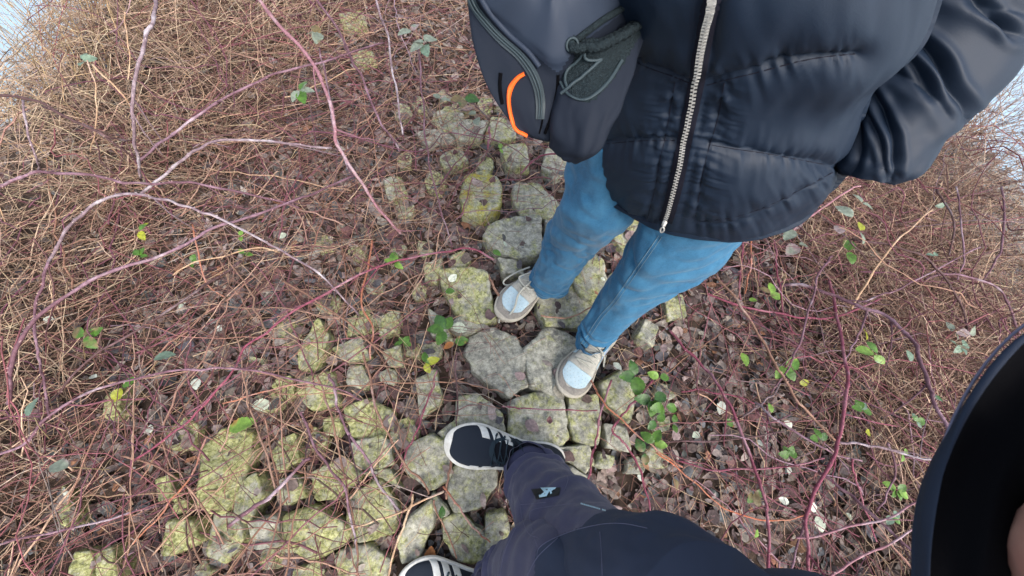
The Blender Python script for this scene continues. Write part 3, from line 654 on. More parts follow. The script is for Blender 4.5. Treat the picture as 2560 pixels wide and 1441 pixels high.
# ------------------------------------------------------------------ bramble canes (outline px, heights start/middle/end, width px, colour, label)
CC = {'purple': ((.14, .07, .09), (.25, .15, .19)), 'magenta': ((.20, .05, .08), (.28, .115, .145)), 'grey': ((.20, .14, .16), (.42, .37, .40)), 'brown': ((.22, .12, .085), (.36, .21, .15)),
      'dark': ((.085, .045, .045), (.14, .08, .085)), 'red': ((.34, .13, .075), (.42, .2, .14)), 'pink': ((.30, .145, .17), (.40, .26, .28)), 'straw': ((.42, .27, .17), (.55, .4, .27)), 'orange': ((.50, .15, .08), (.45, .2, .13))}
CANES = [
 ([(-20,238),(50,243),(110,262),(165,295),(225,322),(280,345),(330,352)],.42,.40,.28,9,'dark','dark cane coming in from the left edge near the golden grass'),
 ([(110,268),(180,300),(240,330),(300,370),(345,408)],.36,.32,.2,8,'dark','short dark cane running just under the one from the left edge'),
 ([(388,-15),(385,40),(365,90),(350,150),(338,210),(333,280),(335,340),(345,400),(352,445)],.55,.5,.2,11,'grey','upright greyish cane with pale bloom at the upper left'),
 ([(350,402),(400,358),(450,322),(520,270),(600,225),(680,190),(760,165),(830,150),(900,125),(960,108)],.2,.42,.35,8,'purple','long purple cane rising from the grey upright cane to upper right'),
 ([(350,485),(420,430),(470,390),(520,360),(590,348),(680,355),(760,365),(830,372)],.30,.40,.34,9,'grey','arched cane with a whitish crest above the yellow stone row at left'),
 ([(640,-15),(696,60),(756,123),(800,190),(835,290),(838,350),(860,390),(890,440),(930,500),(980,560),(1003,585)],.50,.42,.16,12,'pink','thick pinkish cane descending from the top to the leaf litter'),
 ([(-20,470),(40,450),(95,430),(160,435),(240,440),(300,455),(380,460),(450,455),(520,465),(600,480),(680,500),(750,522)],.32,.34,.2,9,'purple','purple cane lying nearly level across the upper left'),
 ([(120,655),(150,600),(190,550),(240,510),(309,486),(380,493),(440,508),(500,528),(548,547),(650,596),(703,628),(791,680),(850,735),(900,790)],.3,.44,.12,9,'grey','wide arch of a cane with a white patch on its top at left'),
 ([(120,655),(105,720),(92,760),(88,849),(97,890),(105,930),(112,985),(125,1050)],.3,.22,.12,8,'purple','cane falling from the wide arch down the left side'),
 ([(25,1010),(25,960),(30,900),(50,850),(84,803),(165,740),(260,687),(369,652),(457,614),(527,575),(598,550),(721,508),(791,480),(886,437)],.20,.40,.26,11,'purple','longest purple cane bending up from the left edge to a side shoot'),
 ([(-15,1140),(60,1110),(110,1050),(170,1010),(250,970),(330,950),(420,930),(500,925),(560,920),(640,930),(720,945),(800,962),(860,977),(905,1000)],.2,.30,.14,8,'purple','flat purple arch over the small green stones in the lower left half'),
 ([(1232,650),(1187,624),(1116,628),(1046,642),(976,659),(888,691),(791,747),(721,789),(668,831),(615,867),(591,912),(541,975),(492,1032),(457,1064),(387,1117),(334,1152)],.12,.26,.12,8,'magenta','long magenta cane running from the pale trainer down to lower left'),
 ([(600,655),(540,697),(468,744),(352,821),(246,884),(183,934),(150,985)],.14,.20,.16,8,'dark','straight dark cane below the longest purple one at left'),
 ([(785,-15),(800,10),(842,70),(881,151),(900,185),(916,225),(948,299),(976,340),(1000,380)],.42,.34,.2,8,'purple','slender purple and white cane left of two nearly parallel ones at the top'),
 ([(937,-15),(955,50),(969,88),(983,183),(997,274),(1008,337)],.38,.3,.18,7,'grey','straight greyish cane ending in a dark stub left of the bag'),
 ([(1043,105),(1050,180),(1057,246),(1067,369),(1081,440),(1092,480),(1109,550),(1130,620)],.3,.26,.1,6,'purple','thin purple cane hanging down left of the yellow lichen stone'),
 ([(800,120),(812,180),(828,281),(839,338),(863,400),(880,440)],.32,.3,.26,6,'purple','thin purple cane joining the thick pinkish one'),
 ([(1075,-15),(1060,40),(1110,60),(1140,90)],.3,.3,.3,4,'brown','thin brown cane top centre beside the bag'),
 ([(-15,1367),(60,1345),(141,1331),(246,1306),(327,1282),(400,1262)],.12,.16,.06,7,'purple','purple cane at the lower left corner'),
 ([(573,1314),(633,1268),(686,1233),(756,1159),(775,1145)],.10,.14,.14,13,'purple','short stout purple stick lying over the green stones'),
 ([(752,1030),(759,1046),(784,1110),(826,1173),(861,1215),(872,1275),(885,1330),(893,1385)],.16,.14,.1,8,'purple','purple cane dropping over the rounded mossy boulder'),
 ([(820,935),(832,959),(840,1000),(853,1046),(880,1095),(905,1131),(925,1165),(941,1201),(970,1240),(998,1276)],.16,.13,.09,9,'purple','purple cane crossing the bright mossy stone to the trainer stones'),
 ([(790,940),(807,976),(830,1050),(842,1110),(863,1208),(881,1293),(895,1400),(892,1455)],.14,.12,.1,7,'brown','long brown stem going straight down to the bottom edge'),
 ([(905,880),(923,941),(934,1011),(950,1050),(969,1082),(1011,1159),(1050,1200),(1074,1235)],.14,.12,.08,8,'brown','brown stem slanting to the long triangular stone'),
 ([(1092,925),(1080,975),(1060,1029),(1035,1090),(1025,1112),(1000,1170)],.12,.11,.09,6,'magenta','thin reddish cane left of the trainer toe'),
 ([(1140,880),(1141,941),(1143,1000),(1143,1075)],.12,.1,.08,6,'dark','thin dark stem pointing down at the trainer toe'),
 ([(1131,1130),(1127,1165),(1120,1200),(1114,1247)],.07,.09,.08,9,'brown','stout brown stick in the gap under the dark trainer toe'),
 ([(1109,1229),(1046,1257),(1000,1280),(934,1303),(860,1325)],.09,.1,.1,7,'straw','pale brown stem lying across the broad mossy stone'),
 ([(1035,1235),(1018,1293),(1000,1340),(976,1412),(965,1460)],.1,.1,.08,8,'straw','splintered pale stick ending left of the bottom trainer'),
 ([(1110,1215),(1140,1260),(1169,1300),(1200,1335),(1225,1358)],.09,.1,.1,6,'red','reddish stem over the stone beneath the thigh'),
 ([(1084,1250),(1092,1280),(1116,1328),(1141,1397)],.08,.08,.08,6,'brown','brown stem in the crack above the bottom trainer'),
 ([(1255,1018),(1290,1019),(1327,1022),(1400,1026),(1490,1025)],.08,.10,.09,5,'magenta','thin magenta runner across the big square stone'),
 ([(1474,950),(1484,968),(1500,992),(1531,1029),(1570,1065),(1609,1099),(1660,1138),(1705,1168)],.1,.14,.1,6,'red','orange red stem leading from the pale trainer to lower right'),
 ([(1528,950),(1510,1010),(1496,1064),(1488,1100),(1482,1134),(1472,1190),(1464,1232)],.12,.12,.1,7,'magenta','magenta cane rising beside the lower trouser leg'),
 ([(1630,950),(1600,992),(1574,1018),(1550,1045),(1531,1078),(1555,1100),(1574,1124),(1595,1165),(1609,1205),(1622,1260),(1630,1312)],.14,.12,.1,7,'magenta','kinked magenta cane left of the glossy green leaves'),
 ([(1130,948),(1175,962),(1222,973),(1262,982),(1299,990)],.1,.08,.06,5,'brown','brown stem across the foot of the large rounded stone'),
 ([(1787,687),(1815,720),(1843,751),(1885,814),(1924,884),(1945,920),(1962,950),(1985,990),(2012,1025),(2050,1065),(2088,1100)],.2,.26,.26,9,'brown','long brown cane running diagonally right of the jeans'),
 ([(1674,825),(1716,874),(1765,923),(1783,941),(1810,985),(1836,1032),(1871,1127),(1890,1180),(1906,1222),(1916,1270),(1920,1314),(1922,1455)],.12,.26,.3,10,'magenta','bold magenta cane curving down to the bottom edge'),
 ([(1934,719),(1976,712),(2040,723),(2100,747),(2152,768),(2209,786),(2258,828),(2289,867),(2303,909),(2325,972),(2335,1005),(2372,1080)],.16,.34,.42,12,'purple','thickest dark purple cane arching to the black cuff at right'),
 ([(2075,700),(2082,740),(2092,796),(2107,860),(2117,920),(2118,972),(2110,1040),(2096,1106),(2075,1159),(2033,1233),(2015,1310),(2022,1380),(2019,1455)],.16,.3,.3,11,'magenta','sinuous magenta cane crossing the whole lower right'),
 ([(2166,772),(2160,800),(2152,825),(2135,860),(2114,897)],.28,.28,.26,6,'purple','short purple branch of the sinuous cane'),
 ([(2166,772),(2180,832),(2209,895),(2235,940),(2258,985)],.28,.24,.2,5,'dark','thin dark branch going down from the thickest purple cane'),
 ([(1975,590),(1998,557),(2050,526),(2110,484),(2150,465)],.24,.32,.36,7,'pink','mauve cane leaving below the jacket cuff'),
 ([(2010,495),(2050,535),(2100,578),(2140,620),(2172,658)],.26,.26,.22,5,'dark','thin cane crossing the mauve one below the cuff'),
 ([(2125,775),(2135,758),(2180,687),(2237,610),(2280,570),(2330,524)],.2,.3,.36,7,'straw','straight pinkish tan cane in the right thicket'),
 ([(2145,758),(2200,740),(2240,726),(2310,691),(2377,656),(2451,617)],.22,.28,.3,5,'purple','purple twig going up right across the right thicket'),
 ([(2130,600),(2187,607),(2258,624),(2310,642),(2356,687),(2391,740),(2412,786),(2420,855)],.26,.32,.24,7,'dark','dark arch bending down at the edge of the right thicket'),
 ([(2340,470),(2355,500),(2381,543),(2384,585),(2370,640)],.3,.32,.26,6,'dark','dark curved cane under the sleeve at right'),
 ([(2392,470),(2398,510),(2405,568),(2412,640),(2395,700)],.3,.3,.24,5,'purple','thin cane parallel to the dark curved one'),
 ([(2503,470),(2509,550),(2500,628),(2480,665),(2462,700)],.34,.32,.26,6,'purple','outermost hooked cane over the grey shore'),
 ([(2310,700),(2363,687),(2416,691),(2486,716),(2521,761),(2548,835)],.28,.3,.24,7,'purple','purple cane bending over the grey shore to the cuff'),
 ([(1770,735),(1853,768),(1941,782),(2019,796),(2082,793),(2150,770),(2200,745)],.14,.2,.24,7,'magenta','magenta cane with a red knuckle lying level right of the jeans'),
 ([(1865,590),(1857,621),(1850,691),(1850,750)],.14,.14,.1,6,'magenta','dark red cane beside the jeans thigh'),
 ([(1882,585),(1878,614),(1874,677),(1860,735)],.16,.15,.1,6,'red','second dark red cane right of the one beside the thigh'),
 ([(1938,600),(1940,640),(1948,709),(1959,779),(1972,810),(1987,835)],.18,.18,.14,5,'magenta','thin red cane coming down from the jacket hem'),
 ([(2080,640),(2068,656),(2040,698),(2033,740),(2015,796),(1998,860),(1976,909),(1950,950),(1927,982)],.22,.26,.16,7,'purple','purple cane with pale bloom going down left'),
 ([(1890,1005),(1920,1032),(1976,1075),(2040,1110),(2100,1141),(2155,1154)],.2,.28,.26,7,'purple','cane that passes behind the big fork at lower right'),
 ([(2096,1106),(2140,1110),(2187,1117),(2258,1134),(2300,1145),(2342,1153)],.3,.33,.36,8,'grey','whitish cane from the big fork to the black cuff'),
 ([(2050,1180),(2061,1191),(2117,1233),(2163,1271),(2223,1324),(2260,1360),(2302,1404)],.2,.28,.34,10,'purple','straight purple cane pointing at the corner by the cuff'),
 ([(1990,1345),(2040,1342),(2117,1321),(2209,1300),(2279,1261),(2320,1234)],.24,.3,.34,7,'pink','mauve cane rising towards the lower edge of the cuff'),
 ([(2070,1450),(2089,1433),(2152,1395),(2223,1359),(2300,1314)],.28,.32,.34,7,'pink','mauve cane at the bottom edge near the black cuff'),
 ([(2110,1036),(2121,1039),(2187,1057),(2242,1065)],.24,.26,.22,5,'magenta','short reddish cane left of the cuff'),
 ([(1690,1150),(1737,1166),(1780,1175),(1850,1174),(1906,1173),(1960,1168),(2012,1159),(2060,1145)],.1,.18,.26,6,'magenta','thin cane ending at the big fork from the left'),
 ([(1640,1130),(1660,1145),(1730,1201),(1783,1250),(1836,1282),(1906,1300),(1959,1300),(2014,1287)],.1,.14,.2,5,'orange','bright orange curved stem in the leaves at lower right'),
 ([(1650,1103),(1700,1104),(1783,1104),(1871,1092),(1962,1078)],.1,.16,.2,6,'dark','level dark red cane across the leaf litter'),
 ([(1700,980),(1745,976),(1783,983),(1840,990),(1892,1008),(1912,1010)],.1,.16,.2,5,'magenta','thin level red cane above the dark one'),
 ([(1846,1046),(1880,1030),(1906,1008),(1935,985),(1952,960)],.12,.2,.22,6,'dark','dark cane branching up from the bold magenta one'),
 ([(1871,1138),(1925,1147),(1980,1158)],.08,.1,.1,9,'dark','short thick dark stick in the litter at lower right'),
 ([(2222,1110),(2230,1131),(2237,1187),(2216,1240),(2191,1282)],.3,.26,.22,6,'purple','cane hanging from the whitish one near the cuff'),
 ([(2131,1150),(2135,1180),(2145,1222),(2166,1279),(2191,1355)],.28,.24,.18,6,'magenta','thin cane crossing the straight purple cane'),
 ([(2012,1290),(2005,1324),(1990,1384),(1973,1455)],.22,.24,.26,7,'purple','lower side shoot of the sinuous cane at the bottom edge'),
 ([(1917,1015),(1918,1060),(1917,1117),(1910,1187)],.16,.18,.18,4,'magenta','very thin upright red cane right of the bold magenta one'),
 ([(1115,235),(1150,250),(1185,262),(1215,290)],.24,.22,.2,5,'dark','short dark cane left of the bag above the mossy stones'),
 ([(1224,318),(1223,345),(1222,372)],.10,.12,.14,8,'magenta','cut reddish stump standing below the bag'),
 ([(1302,432),(1328,405),(1360,388),(1440,386)],.12,.2,.24,6,'magenta','pinkish cane between the bag bottom and the jeans'),
 ([(1255,745),(1232,712),(1222,690)],.09,.08,.07,9,'brown','cut brown twig in front of the untied trainer'),
 ([(1350,790),(1400,795),(1440,790),(1480,768)],.08,.09,.09,6,'brown','curved brown stem behind the two pale trainers'),
 ([(700,330),(620,325),(540,345),(480,370)],.3,.3,.25,4,'dark','thin dark cane over the upper thatch'),
 ([(55,250),(70,330),(90,400),(97,425)],.45,.4,.3,6,'grey','pale upright cane at the far left'),
 ([(232,160),(300,230),(330,270)],.4,.36,.3,6,'straw','straight straw coloured stem left of the grey upright cane'),
 ([(310,30),(322,110),(322,200)],.5,.42,.35,4,'straw','pale thin stalk beside the grey upright cane'),
 ([(215,150),(240,230),(235,330),(225,380)],.44,.36,.25,4,'straw','thin wavy straw coloured stalk in the thatch'),
 ([(700,630),(640,620),(560,640),(480,660),(430,690)],.1,.16,.14,5,'straw','pale level stem under the longest purple cane'),
 ([(480,560),(500,650),(520,710),(560,745)],.18,.14,.08,5,'red','reddish stem in the leaf litter left of centre'),
 ([(930,600),(920,660),(905,760),(930,820),(925,900)],.12,.14,.12,7,'red','reddish brown stem going down through the leaf litter'),
 ([(700,700),(780,745),(860,800),(930,860),(1000,905),(1080,925)],.12,.14,.1,7,'brown','brown stem slanting through the centre litter'),
 ([(560,1010),(640,985),(720,965),(800,955)],.12,.14,.12,5,'red','thin red stem over the pale fallen leaf at lower left'),
 ([(300,1140),(380,1160),(460,1210),(520,1290),(560,1360)],.1,.13,.1,6,'brown','brown stem bending around the largest mossy slab'),
 ([(520,1090),(480,1180),(430,1250),(380,1310),(330,1360)],.12,.14,.12,6,'red','light reddish stem left of the largest mossy slab'),
 ([(660,1040),(680,1130),(700,1230),(690,1330),(660,1420)],.12,.12,.1,5,'brown','brown stem between the slab and the rounded boulder'),
]
def cane(pts, z0, z1, z2, w, ck, lb, k):
    r_ = np.random.default_rng(k + 100)
    n = max(14, len(pts) * 7)
    q = catmull(pts, n); u = np.linspace(0, 1, n)
    zs = z0 * (1 - u) * (1 - 2 * u) + 4 * z1 * u * (1 - u) + z2 * u * (2 * u - 1)
    q = q + np.stack([vnoise(np.stack([u * n * .28, np.full(n, k * 1.0)], 1), 11), vnoise(np.stack([u * n * .28, np.full(n, k + .5)], 1), 12)], 1) * 3.0
    path = np.array([P(a, b, c) for (a, b), c in zip(q, zs)])
    mid = path[n // 2]; dep = (mid - EYE) @ (ray(CX, CY) / F)
    r = w / 2 / F * dep * .70
    knots = 1 + .32 * np.exp(-((np.mod(u * n / 6 + r_.random(), 1) - .5) / .08) ** 2) + .10 * vnoise(np.stack([u * n * .9, np.full(n, k + .3)], 1), 14)
    rr = r * np.linspace(1.08, .8, n) * knots
    V, Fc = tubes(path[None], rr[None], 8); Fc = [tuple(f) for f in Fc] + [tuple(range(8))[::-1], tuple(range((n - 1) * 8, n * 8))]
    a, b = np.array(CC[ck][0]), np.array(CC[ck][1])
    g = sstep(-.1, .7, vnoise(V * 14, 20 + k) + .5 * vnoise(V * 60, 21))[:, None]; C = a * (1 - g) + b * g; bl = sstep(.32, .6, vnoise(V * 9, 50 + k) + .35 * vnoise(V * 80, 23))[:, None] * (.42 if ck in ('purple', 'grey', 'pink') else .2)
    C = C * (1 - bl) + np.array([.52, .46, .50]) * bl
    # side twigs
    if len(pts) > 5 and ck not in ('straw', 'brown', 'red', 'orange'):
        for _ in range(int(r_.integers(1, 4))):
            i = int(r_.integers(n // 5, n - 4)); tt = path[i + 1] - path[i]; tt /= np.linalg.norm(tt); e = tt + r_.normal(0, .75, 3); e /= np.linalg.norm(e); lt_ = r_.uniform(.05, .20)
            us = np.linspace(0, 1, 9)[:, None]; tw = path[i] + e * us * lt_ + r_.normal(0, .15, 3) * us ** 2 * lt_ + r_.normal(0, .0016, (9, 3)) * us
            v_, f_ = tubes(tw[None], (rr[i] * np.linspace(.6, .22, 9))[None], 5); o_ = len(V); V = np.vstack([V, v_]); Fc += [tuple(int(q_) + o_ for q_ in ff) for ff in f_]; C = np.vstack([C, np.tile(a * .9, (len(v_), 1))])
    # thorns
    t = np.gradient(path, axis=0); t /= np.linalg.norm(t, axis=1, keepdims=True)
    Ls = np.linalg.norm(np.diff(path, axis=0), axis=1).sum()
    if ck not in ('straw', 'brown') or w > 7:
        m = int(Ls / .022); tv, tf, tc = [], [], []
        for _ in range(m):
            i = r_.integers(1, n - 1); d = r_.normal(size=3); d -= t[i] * (d @ t[i]); d /= np.linalg.norm(d); e = np.cross(t[i], d)
            c0 = path[i] + t[i] * r_.uniform(-.5, .5) * np.linalg.norm(path[i + 1] - path[i]); hgt = rr[i] * 1.0 + r_.uniform(.0035, .0055); bs = .0016
            o = len(V) + len(tv)
            tv += [c0 + d * rr[i] * .7 + t[i] * bs * 1.6, c0 + d * rr[i] * .7 + e * bs, c0 + d * rr[i] * .7 - t[i] * bs * 1.6, c0 + d * rr[i] * .7 - e * bs, c0 + d * hgt - t[i] * .0015]
            tf += [(o, o + 1, o + 4), (o + 1, o + 2, o + 4), (o + 2, o + 3, o + 4), (o + 3, o, o + 4)]; tc += [b * 1.0] * 4 + [np.array([.55, .40, .33])]
        if tv: V = np.vstack([V, tv]); Fc += tf; C = np.vstack([C, tc])
    base = path[0].copy(); o = mesh_obj('bramble_cane' if ck not in ('brown', 'straw') else 'dry_stem', V - base, Fc, MT['cane'], colors=C); o.location = base
    tag(o, lb, 'bramble cane' if ck not in ('brown', 'straw') else 'dry stem', 'bramble canes' if ck not in ('brown', 'straw') else 'long dry stems')
for k, c in enumerate(CANES): cane(*c, k)

# ------------------------------------------------------------------ living leaves: sprigs of leaflets on a stalk
LC = {'green': (.075, .17, .025), 'dark': (.045, .115, .025), 'yellow': (.32, .34, .03), 'bluegreen': (.17, .25, .18), 'greygreen': (.22, .26, .20), 'brown': (.17, .13, .06), 'pale': (.50, .56, .44), 'white': (.66, .70, .60), 'mauve': (.28, .21, .21), 'orange': (.42, .17, .06), 'lime': (.17, .30, .05)}
def leaf_mesh(L, Wd, bend, fold, seed, serr=1.0):
    r_ = np.random.default_rng(seed); K = 15; us = np.linspace(0, 1, K)
    w = np.sin(np.pi * us ** .85) ** .75 * Wd / 2; w[0] = w[-1] = Wd * .01
    rows = []
    for i, u in enumerate(us):
        s = 1 + (.09 * serr if i % 2 else -.05 * serr)
        for j, f in enumerate((-1, -.5, 0, .5, 1)):
            y = w[i] * f * (s if abs(f) == 1 else 1); vein = .0010 * math.cos(u * 40 - abs(f) * 3) * (abs(f) > 0)
            rows.append([(u) * L, y, abs(y) * fold - bend * L * (u - .3) ** 2 + vein * Wd * 25 + r_.normal(0, .0004)])
    return np.array(rows), grid_faces(K, 5, wrap=False)
def place_leaf(cen, px_az, L, Wd, seed, up=.25, bend=.3, fold=.15, pivot=0.5):
    """leaf whose length axis points along the picture direction px_az (deg) lying roughly level"""
    V, Fc = leaf_mesh(L, Wd, bend, fold, seed)
    V = V - np.array([L * pivot, 0, 0])
    r_ = np.random.default_rng(seed); a = math.radians(px_az)
    d = _X * 0; x = np.array([math.cos(a), math.sin(a), 0]); pitch = r_.normal(up, .15); roll = r_.normal(0, .25)
    ex = np.array([x[0] * math.cos(pitch), x[1] * math.cos(pitch), math.sin(pitch)]); ey = np.cross([0, 0, 1.], ex); ey /= np.linalg.norm(ey); ez = np.cross(ex, ey)
    ey2 = ey * math.cos(roll) + ez * math.sin(roll); ez2 = np.cross(ex, ey2)
    return cen + V[:, :1] * ex + V[:, 1:2] * ey2 + V[:, 2:] * ez2, Fc
def leafcol(V, ck, seed, edge=None):
    c = np.array(LC[ck]); n = vnoise(V * 55, seed % 50); C = c * (1 + .25 * n[:, None])
    if edge: g = sstep(.3, .7, vnoise(V * 40, seed % 50 + 3))[:, None]; C = C * (1 - g) + np.array(LC[edge]) * g
    return np.clip(C, .004, 1)
# sprigs: (px, py, z, leaflet length px, number, azimuth deg, colour, second colour, label)
SPRIGS = [
 (605,1062,.14,60,1,20,'lime','orange','single large serrated green leaf above the largest mossy slab'),
 (78,1018,.30,44,1,100,'bluegreen','brown','round blue-green leaf on a pale stalk at the left edge'),
 (145,1165,.28,42,1,170,'greygreen','mauve','grey-green leaf turned over at the lower left'),
 (305,970,.12,34,2,-30,'green','yellow','green and yellow leaf pair under the flat purple arch'),
 (215,843,.18,40,4,60,'green','brown','four-leaved green sprig at the left beneath the straight dark cane'),
 (410,890,.18,42,1,30,'bluegreen',None,'lone grey-green leaf right of the four-leaved sprig'),
 (350,578,.2,34,2,10,'green','yellow','green leaves inside the wide arch at left'),
 (348,640,.16,22,3,80,'green',None,'small green sprig just below the longest purple cane'),
 (478,655,.12,18,3,0,'green',None,'tiny green leaves where the purple canes cross'),
 (600,590,.12,18,2,20,'lime',None,'tiny pale green leaves left of the round white leaf'),
 (610,635,.12,20,2,70,'green','lime','little green leaves under the wide arch cane'),
 (750,228,.36,40,4,-30,'greygreen','green','grey and green sprig hanging on the long rising purple cane'),
 (800,82,.34,38,3,200,'greygreen','brown','grey-green sprig at the top among dry stems'),
 (1060,112,.38,44,5,-70,'greygreen','bluegreen','tall blurred sprig of grey-green leaves left of the bag'),
 (1030,75,.38,36,2,140,'mauve','greygreen','pale mauve leaf pair on top of the tall sprig'),
 (205,150,.4,28,3,10,'bluegreen',None,'faint blue-green leaves in the golden grass'),
 (1160,245,.26,34,3,-90,'brown','dark','brown-green leaves close to the left side of the bag'),
 (1190,292,.24,30,2,200,'brown','greygreen','two brownish leaves over the stones below the bag'),
 (1250,372,.14,18,2,10,'lime',None,'two small bright leaves below the bag'),
 (1100,248,.24,26,2,70,'greygreen','lime','small grey-green sprig among stems left of the bag'),
 (1112,825,.14,42,4,160,'green','dark','green sprig left of the large rounded stone'),
 (1135,855,.12,32,2,-70,'green','orange','drooping green leaves with yellow spots under the green sprig'),
 (1062,908,.12,34,3,20,'yellow','green','yellow and green sprig above the dark trainer'),
 (1008,858,.10,20,4,100,'green',None,'small bright green seedling left of the green sprig'),
 (985,658,.12,28,4,60,'green','lime','green sprig below the magenta cane in the centre litter'),
 (897,675,.10,20,1,0,'brown','green','olive leaf on the centre litter'),
 (1125,728,.10,22,1,0,'green',None,'little green leaf on the mossy stone by the untied trainer'),
 (1242,632,.14,24,1,-40,'green',None,'glossy green leaf beside the square flat stone'),
 (1592,940,.18,44,3,190,'dark','green','dark glossy leaves right of the lower pale trainer'),
 (1648,945,.20,30,2,80,'green','lime','small glossy pair above the dark glossy leaves'),
 (1632,1000,.20,42,4,-80,'green','dark','largest cluster of glossy serrated green leaves'),
 (1662,1015,.22,42,2,-90,'green',None,'right-hand leaf pair of the glossy cluster pointing down'),
 (1640,1052,.18,32,2,-60,'dark','green','lowest leaves of the glossy cluster'),
 (1635,1108,.16,36,3,60,'green','lime','glossy green pair below the cluster'),
 (1610,1132,.14,32,2,200,'dark','brown','dark green leaves at the lower end of the kinked cane'),
 (1105,1281,.10,26,1,90,'dark',None,'dark green leaf standing between the stones above the bottom trainer'),
 (2112,527,.36,44,1,110,'greygreen','pale','big round grey-green leaf right of the jacket cuff'),
 (2155,508,.34,36,2,40,'greygreen','green','green and grey leaf pair near the big round leaf'),
 (2098,572,.34,36,1,60,'mauve','greygreen','pale mauve leaf under the big round leaf'),
 (2150,578,.30,34,2,-10,'yellow','greygreen','yellow-green leaf right of the mauve leaf'),
 (1985,575,.26,42,3,150,'mauve','greygreen','mauve leaf cluster at the jacket hem'),
 (1995,612,.22,40,2,-80,'mauve','greygreen','withered pale leaves under the mauve cluster'),
 (2122,628,.22,36,2,0,'lime','green','bright green leaf in the right thicket'),
 (1925,735,.18,34,3,60,'lime','brown','green and brown sprig right of the jeans'),
 (1883,750,.12,18,1,0,'lime',None,'tiny lime leaf right of the jeans shin'),
 (1962,915,.20,42,3,-60,'green','lime','green and pink-edged leaves below the brown diagonal cane'),
 (1862,898,.14,34,1,-80,'lime','yellow','yellow-green leaf with a lime tip'),
 (2012,957,.14,24,1,0,'yellow',None,'small yellow leaf on the brown cane'),
 (2168,852,.26,36,2,10,'yellow','green','yellow and green leaf beside the sinuous cane'),
 (2165,878,.26,44,1,-15,'lime','green','oval green leaf under the yellow one'),
 (2200,900,.26,30,1,-40,'lime','bluegreen','smaller oval green leaf next to the oval one'),
 (2275,890,.28,30,1,-100,'bluegreen','yellow','yellowish grey leaf touching the thickest cane'),
 (2400,865,.28,26,5,-80,'bluegreen',None,'chain of round bluish leaves over the grey shore'),
 (2425,835,.28,34,2,100,'greygreen','mauve','pale drooping leaves above the bluish chain'),
 (2385,830,.26,24,2,190,'greygreen',None,'grey leaves hanging left of the bluish chain'),
 (2172,1082,.22,24,1,0,'yellow',None,'bright yellow leaf in the lower right thicket'),
 (2155,1025,.20,26,4,80,'green','bluegreen','green cross-shaped sprig above the whitish cane'),
 (2050,1098,.18,28,3,100,'green','dark','round green leaves left of the big fork'),
 (1972,1138,.12,26,4,80,'green',None,'green seedling in the litter near the thick dark stick'),
 (1885,1232,.12,30,3,-70,'green','brown','green and brown leaves right of the orange stem'),
 (1892,1335,.14,20,1,60,'lime',None,'small lime leaf by the bold magenta cane near the bottom'),
 (1927,1020,.18,22,1,100,'lime',None,'little lime leaf on the level red cane'),
 (1825,1058,.12,26,1,-40,'green',None,'green leaf crossing the bold magenta cane'),
 (2240,1225,.22,26,5,-90,'green','lime','leafy green sprig left of the cuff'),
 (2258,1135,.26,22,2,-50,'lime','yellow','yellow-green leaves under the whitish cane'),
 (2290,1055,.24,24,3,10,'bluegreen','green','faint green leaves close to the cuff'),
 (1690,1210,.10,24,1,-80,'brown','green','olive leaf by the thigh'),
 (1685,1060,.12,24,2,0,'green',None,'small green pair right of the glossy cluster'),
 (2230,1290,.24,24,3,-60,'bluegreen','green','bluish sprig below the leafy green one'),
 (2335,640,.26,22,2,100,'bluegreen',None,'small bluish leaves in the right thicket'),
 (2360,515,.30,24,2,120,'bluegreen',None,'grey-green pair high in the right thicket'),
 (2330,985,.26,26,2,30,'bluegreen','dark','dark bluish leaves by the cuff edge'),
]
for k, (x, y, z, lp, n, az, c1, c2, lb) in enumerate(SPRIGS):
    r_ = np.random.default_rng(900 + k); c = P(x, y, z); dep = (c - EYE) @ (ray(CX, CY) / F); L = lp / F * dep * 1.05
    root = empty('bramble_sprig' if n > 1 else 'bramble_leaf', c); tag(root, lb, 'sprig' if n > 1 else 'leaf', 'green bramble leaves')
    sd = np.array([math.cos(math.radians(az + 180)), math.sin(math.radians(az + 180)), -.6]); sp = [c + sd * L * (.5 if n == 1 else .1) + sd * u * L * 1.1 + np.array([0, 0, -.02 * u * u]) for u in (0, .5, 1)]
    V, Fc = tube_path(sp, .0011, 5); mesh_obj('stalk', V, Fc, MT['leaf'], root, colors=np.tile([.22, .16, .08], (len(V), 1)))
    for i in range(n):
        a = az + (0 if n == 1 else (i - (n - 1) / 2) * (150 / max(1, n - 1) if n < 4 else 62)) + r_.normal(0, 8)
        l = L * (1 if n == 1 else r_.uniform(.75, 1.05)); ad = math.radians(a)
        cc = c if n == 1 else c + np.array([math.cos(ad), math.sin(ad), 0]) * l * .55
        V, Fc = place_leaf(cc, a, l, l * r_.uniform(.58, .74), 900 + k * 10 + i, up=.05)
        V[:, 2] += i * .002
        mesh_obj('leaflet' if n > 1 else 'blade', V, Fc, MT['leaf'], root, colors=leafcol(V, c1 if n == 1 or (i + k) % 3 else (c2 or c1), k * 7 + i, c2))
